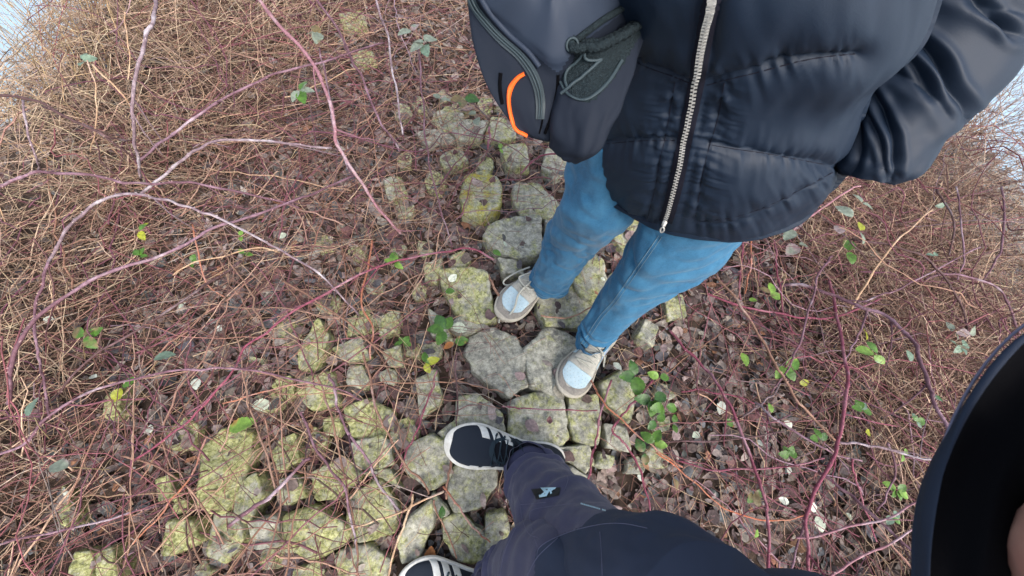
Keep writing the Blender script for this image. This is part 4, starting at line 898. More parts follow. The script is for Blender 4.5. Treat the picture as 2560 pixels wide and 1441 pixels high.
# pale fallen leaves lying on the litter
PALE = [(490,960,30,'white','whitest oval leaf lying on the litter at lower left'),(652,1012,42,'pale','long pale green leaf above the big mossy slab'),(705,590,22,'pale','small pale leaf under the end of the wide arch'),(375,1072,22,'white','white folded leaf at the lower left'),
 (165,1232,30,'white','white leaf on the narrow yellow-green stone'),(1150,820,38,'pale','broad pale leaf touching the green sprig'),(1132,695,26,'white','cream leaf on the mossy stone left of the untied trainer'),(1265,608,20,'pale','pale leaf on the square flat stone'),
 (1544,916,26,'white','white leaf right of the lower pale trainer laces'),(1600,1195,16,'white','small white leaf right of the trouser leg'),(1803,1020,34,'white','white pointed leaf by the bold magenta cane'),(1740,1088,24,'pale','round pale leaf on the litter'),
 (1900,1108,16,'white','small white leaf right of the bold magenta cane'),(1972,1062,26,'white','twin white leaf in the litter at right'),(1960,1252,24,'white','white leaf above the orange curved stem'),(2033,1268,26,'white','white leaf half under the sinuous cane'),
 (2050,1312,36,'pale','large pale green leaf low at right'),(2124,1292,22,'pale','narrow pale leaf beside the large pale green one'),(1972,1175,22,'white','white leaf under the thin cane at lower right'),(2186,634,26,'white','white leaf in the right thicket'),
 (2112,773,22,'white','round white leaf at the red knuckle of the level cane'),(2145,765,26,'pale','elongated pale leaf next to the thickest cane'),(550,822,26,'white','cream leaf in the litter at left'),(915,18,14,'white','white leaf at the top edge'),
 (408,885,14,'white','tiny white leaf beside the lone grey-green leaf'),(1075,1392,44,'orange','orange-brown leaf above the bottom trainer'),(1330,1065,40,'mauve','reddish brown leaf on the big square stone'),(1395,930,30,'mauve','pale brown leaf on the grey stone under the toe'),
 (1300,940,30,'mauve','light brown leaf on the large rounded stone'),(1580,590,36,'mauve','curled pale brown leaf on the stone between the thighs'),(1690,1090,30,'mauve','dark round mauve leaf right of the upright stone'),(1660,870,24,'mauve','grey leaf right of the jeans hem'),
 (455,762,22,'pale','pale green leaf near the straight dark cane'),(232,942,20,'white','white sliver of a leaf under the purple arch'),(120,798,22,'white','white sliver beside the left cane'),(1328,610,20,'white','white leaf above the untied trainer'),(1508,698,14,'white','tiny white leaf between the shins')]
for k, (x, y, lp, ck, lb) in enumerate(PALE):
    g0 = P(x, y, .05); z = .075 if in_stone(g0[None, 0], g0[None, 1])[0] > 0 else .060
    c = P(x, y, z); L = lp / F * ((c - EYE) @ (ray(CX, CY) / F)); V, Fc = leaf_mesh(L, L * .68, .25, .12, k, .5)
    r_ = np.random.default_rng(k + 5); a = r_.uniform(0, 6.28); V, Fc = place_leaf(np.zeros(3), math.degrees(a), L, L * .7, k + 3000, up=.08, bend=.2)
    o = mesh_obj('fallen_leaf', V, Fc, MT['leaf'] if ck not in ('mauve', 'orange') else MT['litter'], colors=leafcol(V, ck, k)); o.location = c
    tag(o, lb, 'fallen leaf', 'loose leaves lying on the litter')

# ------------------------------------------------------------------ people
def to_mesh_obj(name, G, c, matl, parent, cap0=False, cap1=False, colors=None):
    V, Fc = close_grid(G, cap0, cap1); return mesh_obj(name, V, Fc, matl, parent)
def wrinkle(G, amp, su, sv, seed, st=(1, 1)):
    nv, nu, _ = G.shape
    th = np.arange(nu) / nu * 2 * np.pi
    cu, su_ = np.cos(th) * su, np.sin(th) * su
    q = np.stack(np.broadcast_arrays(cu[None], su_[None], np.linspace(0, sv, nv)[:, None]), -1)
    return vnoise(q, seed) * amp
def fold(px, lines, amp, s):
    """depth of sewn grooves: amp where a point lies on a line, fading over s px"""
    out = np.zeros(len(px))
    for ln in lines:
        d, _ = pdist(px, catmull(ln, max(8, len(ln) * 5))); out = np.maximum(out, np.exp(-(d / s)))
    return -amp * out
def body(name, verts, edges, radii, parent, root=0, sub=2):
    me = bpy.data.meshes.new(name); me.from_pydata([tuple(v) for v in verts], edges, []); ob = bpy.data.objects.new(name, me); COL.objects.link(ob)
    md = ob.modifiers.new('skin', 'SKIN'); ss = ob.modifiers.new('sub', 'SUBSURF'); ss.levels = sub; ss.render_levels = sub
    for i, r in enumerate(radii):
        sv = me.skin_vertices[0].data[i]; sv.radius = (r, r) if np.isscalar(r) else r; sv.use_root = (i == root)
    dg = bpy.context.evaluated_depsgraph_get(); m2 = bpy.data.meshes.new_from_object(ob.evaluated_get(dg)); m2.name = name
    bpy.data.objects.remove(ob); m2.materials.append(MT['skin']); 
    for p in m2.polygons: p.use_smooth = True
    o = bpy.data.objects.new(name, m2); COL.objects.link(o); o.parent = parent; o.matrix_parent_inverse = Matrix.Translation(-parent.location); return o
def head(name, c, face, parent, hairm, longhair=True):
    """head with face, ears and hair, looking along `face`"""
    f = np.array(face, float); f /= np.linalg.norm(f); r = np.cross([0, 0, 1.], f); r /= np.linalg.norm(r); u = np.cross(f, r)
    nv, nu = 40, 48; ph = np.linspace(-np.pi / 2, np.pi / 2, nv)[:, None]; th = np.linspace(0, 2 * np.pi, nu, endpoint=False)[None]
    x = np.cos(ph) * np.cos(th); y = np.cos(ph) * np.sin(th); z = np.sin(ph) + 0 * th
    jaw = 1 - .28 * sstep(.0, -.95, z); X = x * .095 * jaw + .012 * (z < 0) * np.maximum(x, 0); Y = y * .076 * jaw; Zz = z * .118
    g = lambda yc, zc, sy, sz: np.exp(-((y * .076 - yc) / sy) ** 2 - ((z * .118 - zc) / sz) ** 2) * (x > 0)
    X = X + .022 * g(0, -.025, .010, .018) + .008 * g(0, .0, .008, .02) - .008 * g(.031, .004, .013, .010) - .008 * g(-.031, .004, .013, .010) + .006 * g(0, -.058, .020, .006) - .003 * g(0, -.0645, .02, .003) + .005 * g(0, -.071, .017, .006)
    V = c + X[..., None] * f + Y[..., None] * r + Zz[..., None] * u
    mesh_obj('head', V.reshape(-1, 3), grid_faces(nv, nu), MT['skin'], parent)
    a = sstep(-.15, .25, z - .8 * x + .1) if True else 0
    hx = 1.0 + .13 * a
    keep = (z > .25 + .55 * x) if not longhair else (z > -.6 + 1.25 * (x > 0.35) + .3 * x)
    HV = c + (x * .104)[..., None] * f + (y * .086)[..., None] * r + (z * .127)[..., None] * u
    Fc = [tuple(q) for q in grid_faces(nv, nu) if keep.reshape(-1)[list(q)].all()]
    mesh_obj('hair', HV.reshape(-1, 3), Fc, hairm, parent)

# ---- the far person: jeans, black puffer jacket, pale trainers
pA = empty('person', P(1370, 800, .0)); tag(pA, 'person in black puffer jacket and blue jeans standing on the stones, hand in pocket', 'person')
pA_loc = np.array(pA.location)
def jeans_leg(secs, seed, cuffc):
    G, c = loft(secs, 96, 150)
    n = gnormals(G, c)
    d = wrinkle(G, .010, 1.6, 7, seed) + wrinkle(G, .0035, 3.5, 26, seed + 1) + wrinkle(G, .0016, 7, 50, seed + 2)
    k = np.linspace(0, 1, 150)[:, None]; bunch = np.exp(-((k - .93) / .06) ** 2) * .0055 * np.sin(k * 150 + 3 * np.sin(np.arange(96) / 96 * 6.28)[None])
    kn = np.exp(-((k - .48) / .22) ** 2) * .0060 * (np.abs(vnoise(np.stack(np.broadcast_arrays(k * 17 + 1.6 * np.sin(np.arange(96) / 96 * 6.28 + seed)[None], (np.sin(np.arange(96) / 96 * 6.28) * 1.3)[None], (np.cos(np.arange(96) / 96 * 6.28) * 1.3)[None]), -1), seed + 9)) ** .7 * 2 - .6)
    ad = np.abs(np.sin(k * 9 + seed + 2.0 * np.sin(np.arange(96) / 96 * 6.28)[None] + .5)) ** 8 * .004
    G = G + n * (d + bunch + kn - ad)[..., None]
    end = G[-1:]; cc = c[-1]
    inner = cc + (end - cc) * .93; inner2 = inner + np.array([0, 0, .05])
    G2 = np.concatenate([G, end + np.array([0, 0, -.002]), inner, inner2], 0)
    return G2
jl = [zsec((1450, 280), (1640, 320), .86, .09), zsec((1418, 395), (1605, 440), .74, .085), zsec((1408, 480), (1580, 545), .64, .085), zsec((1388, 540), (1530, 585), .52, .075), zsec((1362, 592), (1488, 625), .42, .068), zsec((1346, 640), (1455, 668), .32, .064), zsec((1334, 672), (1430, 705), .21, .064), zsec((1328, 690), (1412, 735), .115, .066)]
jr = [zsec((1640, 320), (1930, 345), .84, .10), zsec((1640, 468), (1915, 478), .74, .095), zsec((1600, 560), (1875, 560), .64, .085), zsec((1568, 640), (1790, 640), .53, .074), zsec((1528, 700), (1702, 706), .42, .064), zsec((1494, 750), (1620, 764), .31, .058), zsec((1462, 800), (1556, 822), .20, .055), zsec((1443, 838), (1506, 876), .115, .056)]
GL, GR = jeans_leg(jl, 60, None), jeans_leg(jr, 70, None)
VL, FL = close_grid(GL, True); VR, FR = close_grid(GR, True)
V, Fc = join([(VL, FL), (VR, FR)]); jeans = mesh_obj('jeans', V, Fc, MT['denim'], pA)
sj = Surf([jeans])
sm = [(1648, 588), (1612, 640), (1570, 700), (1535, 750), (1500, 790), (1470, 835), (1452, 860)]
parts = [sj.tube(sm, .0011, 90, .0004, 5), sj.tube([(x + 8, y + 3) for x, y in sm], .0009, 90, .0002, 5)]
for Gx in (GL, GR):
    for rr_ in (141, 131): q_ = Gx[rr_]; q_ = q_.mean(0) + (q_ - q_.mean(0)) * 1.012; q_ = np.vstack([q_, q_[:1]]); v_, f_ = tubes(q_[None], np.full((1, len(q_)), .0008), 4); parts.append((v_, [tuple(f) for f in f_]))
seam = mesh_obj('seam', *join(parts), MT['denim_thread'], jeans)
# legs, pelvis, torso and neck beneath the clothes
hipL, hipR = (jl[1][0] + [0.02, .02, .06]), (jr[1][0] + [-.02, .03, .06]); pel = (hipL + hipR) / 2 + [0, .04, .06]
bc = np.array([pel[0] + .02, pel[1] + .06, 0]); ch = bc + [0, 0, 1.15]; nk = bc + [0, 0, 1.36]
bv = [pel, hipL, jl[4][0], jl[7][0] + [0, 0, -.02], hipR, jr[4][0], jr[7][0] + [0, 0, -.02], bc + [0, 0, .98], ch, nk, nk + [0, -.01, .09]]
bdy = body('body', bv, [(0, 1), (1, 2), (2, 3), (0, 4), (4, 5), (5, 6), (0, 7), (7, 8), (8, 9), (9, 10)], [.085, .06, .042, .034, .06, .042, .034, .09, .11, .05, .045], pA)
head('person_head', nk + [-.01, -.03, .20], (-.3, -1, -.25), bdy, MT['hair'])

# ---- puffer jacket
tors = [zsec((1490, 402), (1985, 428), .708, .180), zsec((1462, 385), (2030, 428), .728, .200), zsec((1450, 330), (2075, 372), .80, .208), zsec((1456, 280), (2100, 300), .87, .204), zsec((1466, 190), (2118, 210), .95, .190), zsec((1480, 90), (2150, 110), 1.02, .172), zsec((1490, -60), (2250, -20), 1.11, .16), zsec((1400, -420), (2330, -330), 1.22, .15)]
tors += [(bc + [0, 0, 1.34], tors[-1][1] * .72, tors[-1][2] * .8), (bc + [0, 0, 1.43], tors[-1][1] * .28, tors[-1][2] * .45)]
NVJ, NUJ = 330, 420
GJ, cJ = loft(tors, NUJ, NVJ, .96)
# the hem dips at the front
nJ = gnormals(GJ, cJ)
px = topx(GJ.reshape(-1, 3)).reshape(NVJ, NUJ, 2)
SE = {'A': [(1765, 214), (1829, 197), (1900, 180), (1994, 155), (2060, 143), (2140, 135)], 'A2': [(1400, 80), (1563, 144), (1620, 170), (1686, 193), (1722, 208)], 'B': [(1772, 362), (1830, 372), (1906, 383), (2000, 400), (2096, 418)], 'B2': [(1440, 358), (1510, 360), (1574, 355), (1620, 352), (1690, 352)],
      'C': [(1740, 556), (1830, 545), (1920, 515), (2010, 470), (2085, 430)], 'C2': [(1450, 400), (1480, 440), (1530, 500), (1590, 545), (1645, 560)],
      'P': [(1811, 205), (1803, 250), (1794, 299), (1780, 345), (1773, 369), (1762, 410), (1755, 440), (1748, 490), (1738, 545)], 'P2': [(1688, 200), (1676, 270), (1664, 340), (1650, 400), (1640, 460), (1628, 510), (1618, 548)],
      'Z': [(1815, -60), (1800, 0), (1787, 100), (1775, 190), (1750, 320), (1728, 440), (1700, 560)], 'Z2': [(1770, -60), (1757, 0), (1738, 110), (1720, 215), (1695, 345), (1672, 450), (1650, 560)],
      'K': [(1465, 362), (1475, 385), (1488, 412)], 'U': [(1800, -300), (2000, -240), (2300, -160)], 'U2': [(1450, -160), (1600, -200), (1760, -260)]}
front = (np.sum(nJ * (EYE - GJ), -1) > 0)
flat = px.reshape(-1, 2)
groove = np.zeros(len(flat)); gath = np.zeros(len(flat))
for kx, ln in SE.items():
    cl = catmull(ln, 40); d, ar = pdist(flat, cl); s = 26 if kx in 'A A2 B B2 U U2'.split() else 12
    am = .017 if s == 26 else .007
    groove = np.maximum(groove, am * np.exp(-d / s))
    if kx in ('A', 'A2', 'B', 'B2', 'C', 'C2', 'P', 'P2'):
        w = np.exp(-(d / 42) ** 1.5) * sstep(0, 6, d); gath += w * (vnoise(np.stack([ar / 13, d / 60, np.full(len(d), hash(kx[0]) % 7 * 1.0 + 0)], 1), ord(kx[0])) * .0042 + vnoise(np.stack([ar / 6, d / 40, np.zeros(len(d))], 1), ord(kx[0]) + 1) * .0018)
kk = np.linspace(0, 1, NVJ)[:, None]
back = .016 * np.abs(np.sin(kk * 16))
fr = np.broadcast_to(front, (NVJ, NUJ))
disp = np.where(fr, (-groove + gath * .95).reshape(NVJ, NUJ) + .010, back)
ramp_ = sstep(.0, .03, kk); disp = disp * ramp_ + wrinkle(GJ, .007, 2.2, 5, 81) + wrinkle(GJ, .003, 5, 14, 82) + wrinkle(GJ, .0012, 12, 22, 83)
# long soft drape folds between the seams
q = px.reshape(-1, 2); dr = vnoise(np.stack([(q[:, 0] * .8 + q[:, 1] * .35) / 60, (q[:, 1] * .8 - q[:, 0] * .3) / 260], 1), 91) * .004
disp = disp + np.where(fr, dr.reshape(NVJ, NUJ), 0)
GJ2 = GJ + nJ * disp[..., None]
inn = cJ[0] + (GJ2[:1] - cJ[0]) * .93
lo = GJ2[:1] * 1.0; lo[..., 2] -= .006; lo = cJ[0] * [1, 1, 0] + (lo - cJ[0] * [1, 1, 0]) * [.985, .985, 1]
inner = np.concatenate([inn + np.array([0, 0, .22]), inn, lo], 0)
G3 = np.concatenate([inner, GJ2], 0)
V, Fc = close_grid(G3, False, True); jacket = mesh_obj('puffer_jacket', V, Fc, MT['puffer'], pA)
sJ = Surf([jacket])
ZL = [(1788, -40), (1780, 0), (1770, 50), (1755, 120), (1744, 190), (1728, 270), (1714, 340), (1703, 400), (1690, 460), (1676, 515), (1664, 555)]
V, Fc = sJ.strip(ZL, [44, 40, 36, 34], 80, 6, .0015); tp = mesh_obj('zip', V, Fc, MT['tape'], jacket)
l = sJ.line(ZL, 170, .0034); tv = []
for _ in range(6): l[1:-1] = (l[:-2] + l[1:-1] * 2 + l[2:]) / 4
lt = np.gradient(l, axis=0); lt /= np.linalg.norm(lt, axis=1, keepdims=True)
for i in range(1, len(l) - 1):
    v = EYE - l[i]; v /= np.linalg.norm(v); sd = np.cross(v, lt[i]); sd /= np.linalg.norm(sd); nrm = np.cross(lt[i], sd)
    side = 1 if i % 2 else -1; c = l[i] + sd * side * .0016; hx, hy, hz = .0023, .0009, .0010
    b_ = [c + sd * sx * hx + lt[i] * sy * hy + nrm * sz * hz for sx in (-1, 1) for sy in (-1, 1) for sz in (-1, 1)]
    tv.append((np.array(b_), [(0, 1, 3, 2), (4, 6, 7, 5), (0, 4, 5, 1), (2, 3, 7, 6), (0, 2, 6, 4), (1, 5, 7, 3)]))
# pull tab at the bottom end
e = l[-1]; dv = P(1652, 585, .705) - e; 
o = mesh_obj('zip_teeth', *join(tv), MT['metal'], jacket, smooth=False)
vz = EYE - e; vz /= np.linalg.norm(vz); dn = dv / np.linalg.norm(dv); sd = np.cross(vz, dn)
def slab(c, a, b, n, ha, hb, hn): return np.array([c + a * sx * ha + b * sy * hb + n * sz * hn for sx in (-1, 1) for sy in (-1, 1) for sz in (-1, 1)]), [(0, 1, 3, 2), (4, 6, 7, 5), (0, 4, 5, 1), (2, 3, 7, 6), (0, 2, 6, 4), (1, 5, 7, 3)]
th = np.arange(17) / 16 * 2 * np.pi
ringp = e + dn * .026 + vz * .010 + np.cos(th)[:, None] * dn * .010 + np.sin(th)[:, None] * sd * .0062
pr = tubes(ringp[None], np.full((1, 17), .0019), 6); pr = (pr[0], [tuple(f) for f in pr[1]])
mesh_obj('zip_pull', *join([slab(e + dn * .002 + vz * .005, dn, sd, vz, .0095, .0078, .004), slab(e + dn * .012 + vz * .009, dn, sd, vz, .008, .0035, .002), pr]), MT['metal'], jacket)
# hem binding
# sleeve: upper arm comes down from the shoulder, forearm folds back into the pocket
sle = [dsec((2175, -420), (2600, -330), .50, .085), dsec((2220, -180), (2620, -90), .535, .080), dsec((2235, 10), (2550, 30), .57, .082), dsec((2185, 115), (2512, 160), .60, .084), dsec((2142, 212), (2408, 262), .625, .080), dsec((2120, 290), (2342, 342), .648, .076), dsec((2106, 350), (2300, 396), .66, .072), dsec((2100, 400), (2262, 436), .668, .064), dsec((2112, 436), (2222, 458), .672, .040)]
GS, cS = loft(sle, 260, 300, .95)
nS = gnormals(GS, cS); pxs = topx(GS.reshape(-1, 3))
FOLDS = [([(2223, 77), (2279, 95), (2346, 151), (2381, 218), (2412, 262), (2420, 300)], .020, 15), ([(2237, 127), (2279, 155), (2321, 211), (2335, 236)], .012, 12), ([(2173, 148), (2237, 176), (2300, 212), (2345, 250), (2380, 300)], .009, 16),
         ([(2152, 205), (2187, 253), (2215, 300), (2236, 360), (2238, 425), (2228, 450)], .014, 11), ([(2150, 235), (2170, 290), (2196, 340), (2210, 400), (2215, 455)], .009, 9), ([(2145, 246), (2150, 292), (2146, 387), (2128, 440)], .008, 9),
         ([(2434, 0), (2470, 25), (2497, 46), (2560, 90)], .014, 14), ([(2497, 32), (2515, 60), (2535, 95)], .01, 12), ([(2330, -60), (2400, -30), (2470, 10), (2560, 30)], .012, 22)]
ds = np.zeros(len(pxs))
for ln, am, s in FOLDS:
    d, ar = pdist(pxs, catmull(ln, 40)); L_ = ar.max() + 1e-6; tp_ = np.sin(np.pi * np.clip(ar / L_, .04, .96)) ** .4
    ds += -am * .75 * np.exp(-(d / s) ** 1.3) * tp_ + am * .3 * np.exp(-((d - 2.2 * s) / (1.2 * s)) ** 2) * tp_
frs = (np.sum(nS * (EYE - GS), -1) > 0).reshape(-1)
dS = np.where(frs, ds, 0).reshape(300, 260) + wrinkle(GS, .007, 1.5, 6, 95) + wrinkle(GS, .0026, 3.2, 13, 96)
GS2 = GS + nS * dS[..., None]
V, Fc = close_grid(GS2, True, True); slv = mesh_obj('sleeve', V, Fc, MT['puffer'], jacket)
# the other sleeve hangs hidden behind the bag
sl2 = [(bc + [-.20, 0, 1.30], np.array([.07, 0, 0]), np.array([0, .08, 0])), (bc + [-.27, .02, 1.15], np.array([.07, 0, 0]), np.array([0, .08, 0])), (bc + [-.30, .02, 1.0], np.array([.065, 0, 0]), np.array([0, .075, 0])), (bc + [-.27, .00, .90], np.array([.055, 0, 0]), np.array([0, .06, 0])), (bc + [-.20, -.02, .84], np.array([.045, 0, 0]), np.array([0, .05, 0]))]
G, c = loft(sl2, 48, 80); G = G + gnormals(G, c) * (wrinkle(G, .008, 1.6, 8, 31) + .008 * np.abs(np.sin(np.linspace(0, 14, 80)))[:, None])[..., None]
V, Fc = close_grid(G, True, True); mesh_obj('sleeve', V, Fc, MT['puffer'], jacket)
# seams as fine sewn lines in the grooves
sp = []
for kx in ('P', 'P2', 'C', 'C2', 'A', 'B', 'B2', 'A2'): sp.append(sJ.tube(SE[kx], .0007, 50, 0.0, 5))
mesh_obj('seam', *join(sp), MT['tape'], jacket)

# ---- trainers
def shoe(name, toe, heel, side, parent, kind, label=None, z0=.055, wid=.052):
    """toe, heel: world xy; side +1 when the outer (striped) side is to the left of toe direction"""
    toe, heel = np.array(toe, float), np.array(heel, float); L = np.linalg.norm(toe - heel); f = (toe - heel) / L; lft = np.array([-f[1], f[0]])
    def W3(s, y, z): return np.array([heel[0] + f[0] * s * L + lft[0] * y, heel[1] + f[1] * s * L + lft[1] * y, z0 + z])
    ks = np.array([0, .04, .15, .35, .55, .72, .85, .94, .985, 1.0])
    kl = np.array([.30, .62, .80, .72, .80, .98, .95, .70, .38, .06]) * wid       # left half width
    kr = np.array([.30, .60, .76, .66, .84, 1.0, .88, .60, .32, .06]) * wid
    hl = lambda s: np.interp(s, ks, kl if side > 0 else kl); hr = lambda s: np.interp(s, ks, kr)
    S = 1 - (1 - np.linspace(0, 1, 60)) ** 1.0; S = (1 - np.cos(np.pi * np.linspace(0, 1, 60))) / 2
    # smooth the outline
    def ol(t): return catmull(np.stack([ks, kl, kr], 1), 200)
    tab = catmull(np.stack([ks, kl, kr], 1), 400); HL = lambda s: np.interp(s, tab[:, 0], tab[:, 1]); HR = lambda s: np.interp(s, tab[:, 0], tab[:, 2])
    # sole
    ring = [(s, HL(s)) for s in S] + [(s, -HR(s)) for s in S[::-1]]
    def ringz(scale, z, toeup=0): return np.array([W3(.5 + (s - .5) * (1 + (scale - 1) * .35), y * scale, z + toeup * max(0, s - .75) ** 2) for s, y in ring])
    rings = np.array([ringz(.5, 0), ringz(.94, 0, .1), ringz(1.06, .006, .1), ringz(1.11, .018, .1), ringz(1.10, .027, .1), ringz(1.05, .031, .1), ringz(.90, .029, .1)])
    V, Fc = close_grid(rings, True, True); mesh_obj('sole', V, Fc, MT['rubber_white'] if kind == 'dark' else MT['rubber_cream'], parent)
    hz = lambda s: np.interp(s, [0, .1, .25, .38, .5, .62, .75, .88, .96, 1.0], [.075, .088, .095, .098, .088, .072, .052, .040, .030, .022])
    tabz = catmull(np.array([[a, hz(a)] for a in (0, .12, .25, .38, .5, .62, .75, .87, .95, 1.0)]), 300); HZ = lambda s: np.interp(s, tabz[:, 0], tabz[:, 1])
    def U(s, t, off=0):
        """s 0..1 heel to toe; t -1 (right edge) .. 1 (left edge) over the top"""
        a = t * np.pi / 2; y0 = HL(s) if t > 0 else HR(s); ca, sa = abs(math.cos(a)), math.sin(a)
        top = HZ(s); e = .62 if s > .7 else .8
        y = math.copysign(abs(sa) ** .8, sa) * (y0 * .97 + off); z = .026 + (top - .026 + off) * ca ** e
        if s > .55: pass
        y *= 1 - .18 * (ca ** 2) * 0 - (.22 * sstep(.6, .2, s)) * (z - .026) / .07
        return W3(min(s, .995 + off), y, z + .0 + .1 * max(0, s - .75) ** 2)
    def shell(s0, s1, t0, t1, off, ns=24, ntt=24, thick=.0018):
        # s0,s1 may be functions of t
        A = []; 
        for i in range(ns + 1):
            for j in range(ntt + 1):
                t = t0 + (t1 - t0) * j / ntt; a = s0(t) if callable(s0) else s0; b = s1(t) if callable(s1) else s1
                A.append(U(a + (b - a) * i / ns, t, off))
        A = np.array(A); top = A; n = len(A)
        B = []
        for i in range(ns + 1):
            for j in range(ntt + 1):
                t = t0 + (t1 - t0) * j / ntt; a = s0(t) if callable(s0) else s0; b = s1(t) if callable(s1) else s1
                B.append(U(a + (b - a) * i / ns, t, off - thick))
        f1 = grid_faces(ns + 1, ntt + 1, wrap=False); Fc = [tuple(x) for x in f1] + [tuple(x[::-1] + n) for x in f1]
        w = ntt + 1; edge = [j for j in range(w)] + [w * (i + 1) + w - 1 for i in range(ns)] + [ns * w + j for j in range(w - 2, -1, -1)] + [w * i for i in range(ns - 1, 0, -1)]
        for a, b in zip(edge, edge[1:] + edge[:1]): Fc.append((a, a + n, b + n, b))
        return np.vstack([A, B]), Fc
    dk = kind == 'dark'
    V, Fc = shell(0.005, .995, -1, 1, 0, 50, 36, .004); mesh_obj('upper', V, Fc, MT['knit'] if dk else MT['suede_beige'], parent)
    if dk:
        for k, s in enumerate((.72, .62, .52)):
            for sg in (side, -side):
                t0, t1 = (1.0, .24 if sg == side else .72)
                V, Fc = shell(lambda t, s=s: s - (1 - abs(t)) * .10, lambda t, s=s: s + .066 - (1 - abs(t)) * .10, sg * t0, sg * t1, .0022, 6, 12); mesh_obj('stripe', V, Fc, MT['stripe'], parent)
        V, Fc = shell(lambda t: .60 - .55 * t * t, lambda t: .635 - .45 * t * t, -.42, .42, .0035, 8, 26); mesh_obj('eyestay', V, Fc, MT['lace_navy'], parent)
        V, Fc = shell(.30, lambda t: .61 - .6 * t * t, -.36, .36, .0015, 20, 20); tg = mesh_obj('tongue', V, Fc, MT['knit_dark'], parent)
        V, Fc = shell(.365, .372, -.12, .10, .006, 2, 8); mesh_obj('tag', V, Fc, MT['stripe'], tg)
        lp = []
        for k in range(6):
            s = .60 - k * .05; pts = [U(s + .0, t, .006 + .0015 * math.cos(t * 9)) for t in np.linspace(-.42, .42, 9)]; lp.append(tube_path(pts, .0021, 6, flat=.6))
            if k < 5: lp.append(tube_path([U(s + (-.05 if u > .5 else 0), -.40 + .8 * u, .0075) for u in (0, .5, 1)], .0018, 6, flat=.6))
        for sg in (-1, 1):
            lp.append(tube_path([U(.36, .05 * sg, .010), U(.40, .30 * sg, .014), U(.44, .55 * sg, .010), U(.40, .62 * sg, .006), U(.36, .4 * sg, .008), U(.36, .05 * sg, .012)], .0018, 6))
            for k in range(4): 
                s = .60 - k * .065; lp.append(tube_path([U(s, .40 * sg, .003), U(s - .005, .47 * sg, .008), U(s - .01, .54 * sg, .003)], .0034, 6, flat=.6))
        mesh_obj('laces', *join(lp), MT['lace_navy'], parent)
    else:
        # grey mudguard round the toe, pale blue toe box, quarters, eyestay, tongue
        V, Fc = shell(lambda t: .985 - .42 * abs(t) ** 1.6 * 1.0 - .06, .994, -1, 1, .0026, 10, 44); mesh_obj('mudguard', V, Fc, MT['suede_grey'], parent)
        V, Fc = shell(lambda t: .70 - .02 * abs(t), lambda t: .905 - .34 * abs(t) ** 2.2, -.55, .55, .0030, 16, 26); tb = mesh_obj('toe_box', V, Fc, MT['blue_leather'], parent)
        pf = []
        for i in range(6):
            for j in range(-3, 4):
                t = j * .14 + (i % 2) * .07; s = .74 + i * .032
                if s > .93 - .3 * abs(t) ** 2: continue
                c = U(s, t, .0033); th = np.arange(6) / 6 * 6.283
                nz = np.array([0, 0, 1.]); d1 = np.array([f[0], f[1], 0]); d2 = np.array([lft[0], lft[1], 0])
                pf.append((np.array([c + .0011 * (np.cos(a) * d1 + np.sin(a) * d2) for a in th] + [c + .0011 * (np.cos(a) * d1 + np.sin(a) * d2) - nz * .002 for a in th]), [tuple(range(6))] + [(k, (k + 1) % 6, (k + 1) % 6 + 6, k + 6) for k in range(6)]))
        mesh_obj('perforation', *join(pf), MT['suede_grey'], tb)
        for sg in (-1, 1):
            V, Fc = shell(lambda t: .26 + .12 * (1 - abs(t)), lambda t: .57 + .02 * (1 - abs(t)), sg * .98, sg * .60, .0026, 12, 12); qq = mesh_obj('quarter', V, Fc, MT['blue_leather'], parent)
            V, Fc = shell(lambda t: .30 + .5 * (.9 - abs(t)), lambda t: .335 + .55 * (.9 - abs(t)), sg * .93, sg * .66, .0040, 6, 12); mesh_obj('swoosh_line', V, Fc, MT['sock'], qq)
        V, Fc = shell(.30, lambda t: .67 - .1 * abs(t), -.50, .50, .0045, 20, 24); mesh_obj('eyestay', V, Fc, MT['suede_beige'], parent)
        V, Fc = shell(.20, .36, -.30, .30, .014, 10, 16, .008); tg = mesh_obj('tongue', V, Fc, MT['lace_grey'], parent)
        V, Fc = shell(.215, .25, -.24, .24, .0165, 4, 14); mesh_obj('tag', V, Fc, MT['sock'], tg)
        V, Fc = shell(.225, .24, -.10, .16, .0178, 2, 6); mesh_obj('print', V, Fc, MT['ink'], tg)
        lp = []
        for k in range(5):
            s = .64 - k * .065; lp.append(tube_path([U(s, t, .0075) for t in np.linspace(-.32, .32, 7)], .0034, 6, flat=.45))
            lp.append(tube_path([U(s - .06 * u, -.30 + .6 * u, .0095) for u in (0, .5, 1)], .0032, 6, flat=.45))
        if side > 0:   # untied
            g = lambda x, y, z: P(x, y, z)
            lp.append(tube_path([U(.40, -.1, .012), g(1330, 738, .12), g(1290, 715, .10), g(1262, 712, .08), g(1262, 700, .08), g(1290, 682, .085), g(1325, 668, .09)], .0038, 6, 50, flat=.45))
            lp.append(tube_path([U(.42, .1, .012), U(.55, .0, .016), g(1297, 735, .13), g(1288, 765, .12), g(1275, 785, .10), g(1252, 795, .065), g(1247, 808, .058)], .0038, 6, 50, flat=.45))
            lp.append(tube_path([U(.45, -.2, .012), U(.6, -.35, .02), U(.62, .1, .022), U(.50, .35, .012)], .0035, 6, 30, flat=.45))
        else:
            lp.append(tube_path([U(.42, 0, .012), U(.46, .35, .02), U(.50, .8, .016), U(.46, .95, .018), U(.42, .55, .014)], .0036, 6, 30, flat=.45))
            lp.append(tube_path([U(.42, 0, .012), P(1478, 905, .10), P(1492, 914, .075), P(1486, 922, .07), P(1474, 908, .09)], .0038, 6, 30, flat=.45))
        mesh_obj('laces', *join(lp), MT['lace_grey'], parent)
shA = empty('shoe', P(1300, 750, .05)); 
def xy(x, y, z=.06): return P(x, y, z)[:2]
